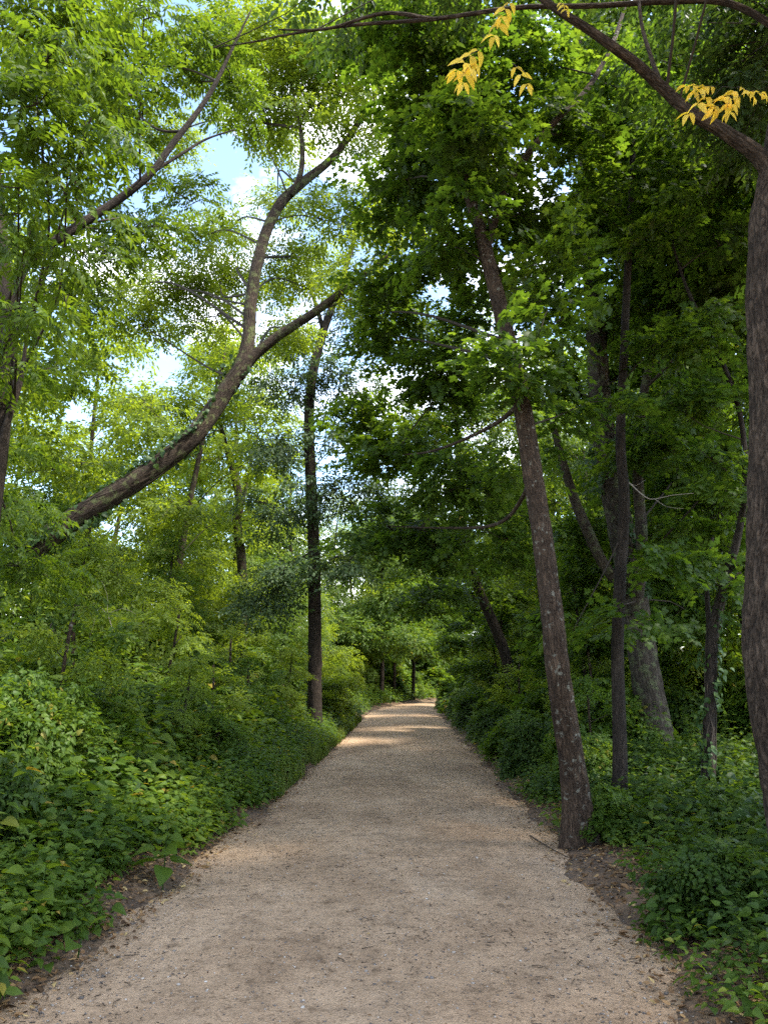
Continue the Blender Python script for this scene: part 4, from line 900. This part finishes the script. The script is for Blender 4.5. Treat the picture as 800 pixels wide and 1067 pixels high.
g = Geo(); n = 5200
Y = 2.8 + 15 * rng.uniform(0, 1, n) ** 1.6; x = path_c(Y) + rng.uniform(-1.9, 2.1, n)
kp = np.sin(x * 2.1 + Y * 1.1 + 1) + np.sin(Y * 2.7 - x * 1.3) + .8 * np.sin(x * 5.2 - Y * .7) + rng.normal(0, .9, n) + 1.1 * (np.abs(x - path_c(Y)) - 1.0) > .5
x, Y = x[kp], Y[kp]; n = len(x)
z = surface_z(x, Y) + .004
a = rng.uniform(0, 6.283, n); l = np.clip(rng.lognormal(math.log(.022), .6, n), .008, .13)
simple_tubes(g, np.stack([x, Y, z], 1), np.stack([x + np.cos(a) * l, Y + np.sin(a) * l, z], 1), .0026, .0014)
tag(g.build('twig_debris', M['twig']), 'tiny broken twigs strewn over the path', None, None, 'stuff')

def stick(label, pts, r, mat='twig', side=(), cat='stick', name='stick'):
    root = empty(name, pts[0]); tag(root, label, cat); loc = np.array(root.location)
    g = Geo(); tube(g, pts, np.linspace(r, r * .35, len(pts)), 8, .08, .08); g.build('stem', M[mat], root, loc)
    for sp_ in side:
        g = Geo(); tube(g, sp_, np.linspace(r * .55, r * .2, len(sp_)), 6, .08, .08); g.build('twig', M[mat], root, loc)
def gp(x, y, dz=.02):
    a = (x - 400) / FPX; b = (533.5 - y) / FPX; t = -CAM_H / (sp + b * cp)
    w = np.array([a * t, t * (cp - b * sp), 0]); w[2] = float(surface_z(w[0], w[1])) + dz; return w
stick('fallen brown stick among dead leaves at the lower-right path margin', [gp(722, 1012), gp(742, 1030, .05), gp(760, 1046)], .011)
stick('short dead twig lying beside the foot of the slim leaning trunk', [gp(552, 872), gp(572, 886, .04), gp(592, 893)], .008)
q = [P(655, 503, 8.9), P(672, 518, 8.8), P(682, 520, 8.8), P(700, 516, 8.7), P(722, 514, 8.6)]
stick('pale bare dead branch sticking out in the shade before the right trunks', q, .007, 'dead', [[P(682, 520, 8.8), P(694, 528, 8.7), P(712, 530, 8.6)], [P(655, 503, 8.9), P(662, 506, 9.0), P(672, 500, 9.1)]], 'branch', 'dead_branch')
q = [P(120, 665, 12), P(112, 640, 12), P(100, 630, 12), P(88, 628, 12)]
stick('pale leafless dead twigs poking out of the left bushes', q, .006, 'dead', [[P(112, 640, 12), P(112, 620, 12), P(106, 605, 12)], [P(112, 640, 12), P(128, 634, 12), P(142, 640, 12)], [P(100, 630, 12), P(98, 650, 12), P(92, 668, 12)]], 'branch', 'dead_branch')

# ------------------------------------------------------------------ sky, sun, camera
SUN_EL, SUN_AZ = R(57), R(112)          # azimuth measured from +Y (forward) to +X (right)
w = bpy.data.worlds.new('World'); SC.world = w; w.use_nodes = True
nt = w.node_tree; ns, ln = nt.nodes, nt.links; ns.clear()
sky = ns.new('ShaderNodeTexSky'); sky.sky_type = 'NISHITA'; sky.sun_disc = False
sky.sun_elevation = SUN_EL; sky.sun_rotation = SUN_AZ; sky.air_density = 1.0; sky.dust_density = .6
co = node(ns, 'ShaderNodeTexCoord')
mp = node(ns, 'ShaderNodeMapping'); mp.inputs['Scale'].default_value = (1, 1, 1.6); mp.inputs['Location'].default_value = (.9, 3.1, 1.4); ln.new(co.outputs['Generated'], mp.inputs['Vector'])
nz = node(ns, 'ShaderNodeTexNoise', i_Scale=3.2, i_Detail=7., i_Roughness=.6); ln.new(mp.outputs[0], nz.inputs['Vector'])
rp = ramp(ns, [(.48, (0, 0, 0)), (.68, (1, 1, 1))]); ln.new(nz.outputs['Fac'], rp.inputs['Fac'])
mx = node(ns, 'ShaderNodeMix', data_type='RGBA'); ln.new(rp.outputs[0], mx.inputs['Factor'])
ln.new(sky.outputs[0], mx.inputs[6]); mx.inputs[7].default_value = (8.4, 8.25, 8.1, 1)
bg = node(ns, 'ShaderNodeBackground', i_Strength=.15); ln.new(mx.outputs[2], bg.inputs['Color'])
ow = node(ns, 'ShaderNodeOutputWorld'); ln.new(bg.outputs[0], ow.inputs['Surface'])

sl = bpy.data.lights.new('sun', 'SUN'); sl.energy = 3.3; sl.angle = R(6); sl.color = (1.0, .94, .84)
so = bpy.data.objects.new('sun', sl); COL.objects.link(so)
from mathutils import Vector
sd = Vector((math.sin(SUN_AZ) * math.cos(SUN_EL), math.cos(SUN_AZ) * math.cos(SUN_EL), math.sin(SUN_EL)))
so.rotation_euler = sd.to_track_quat('Z', 'Y').to_euler(); so.location = sd * 60

cd = bpy.data.cameras.new('camera'); cd.sensor_fit = 'VERTICAL'; cd.sensor_height = 24.0
cd.lens = FPX / 1067 * 24.0; cd.clip_start = .05; cd.clip_end = 800
cam = bpy.data.objects.new('camera', cd); COL.objects.link(cam)
cam.location = (0, 0, CAM_H); cam.rotation_euler = (R(90) + PITCH, 0, 0)
SC.camera = cam

SC.view_settings.view_transform = 'Standard'; SC.view_settings.look = 'None'; SC.view_settings.gamma = 1
SC.view_settings.exposure = 2.1
SC.render.engine = 'CYCLES'
cy = SC.cycles
cy.max_bounces = 9; cy.diffuse_bounces = 6; cy.glossy_bounces = 2; cy.transmission_bounces = 4; cy.transparent_max_bounces = 4
cy.use_denoising = False; cy.denoiser = 'OPENIMAGEDENOISE'
cy.sample_clamp_indirect = 6
print('TRIS', sum(len(m.polygons) for m in bpy.data.meshes))
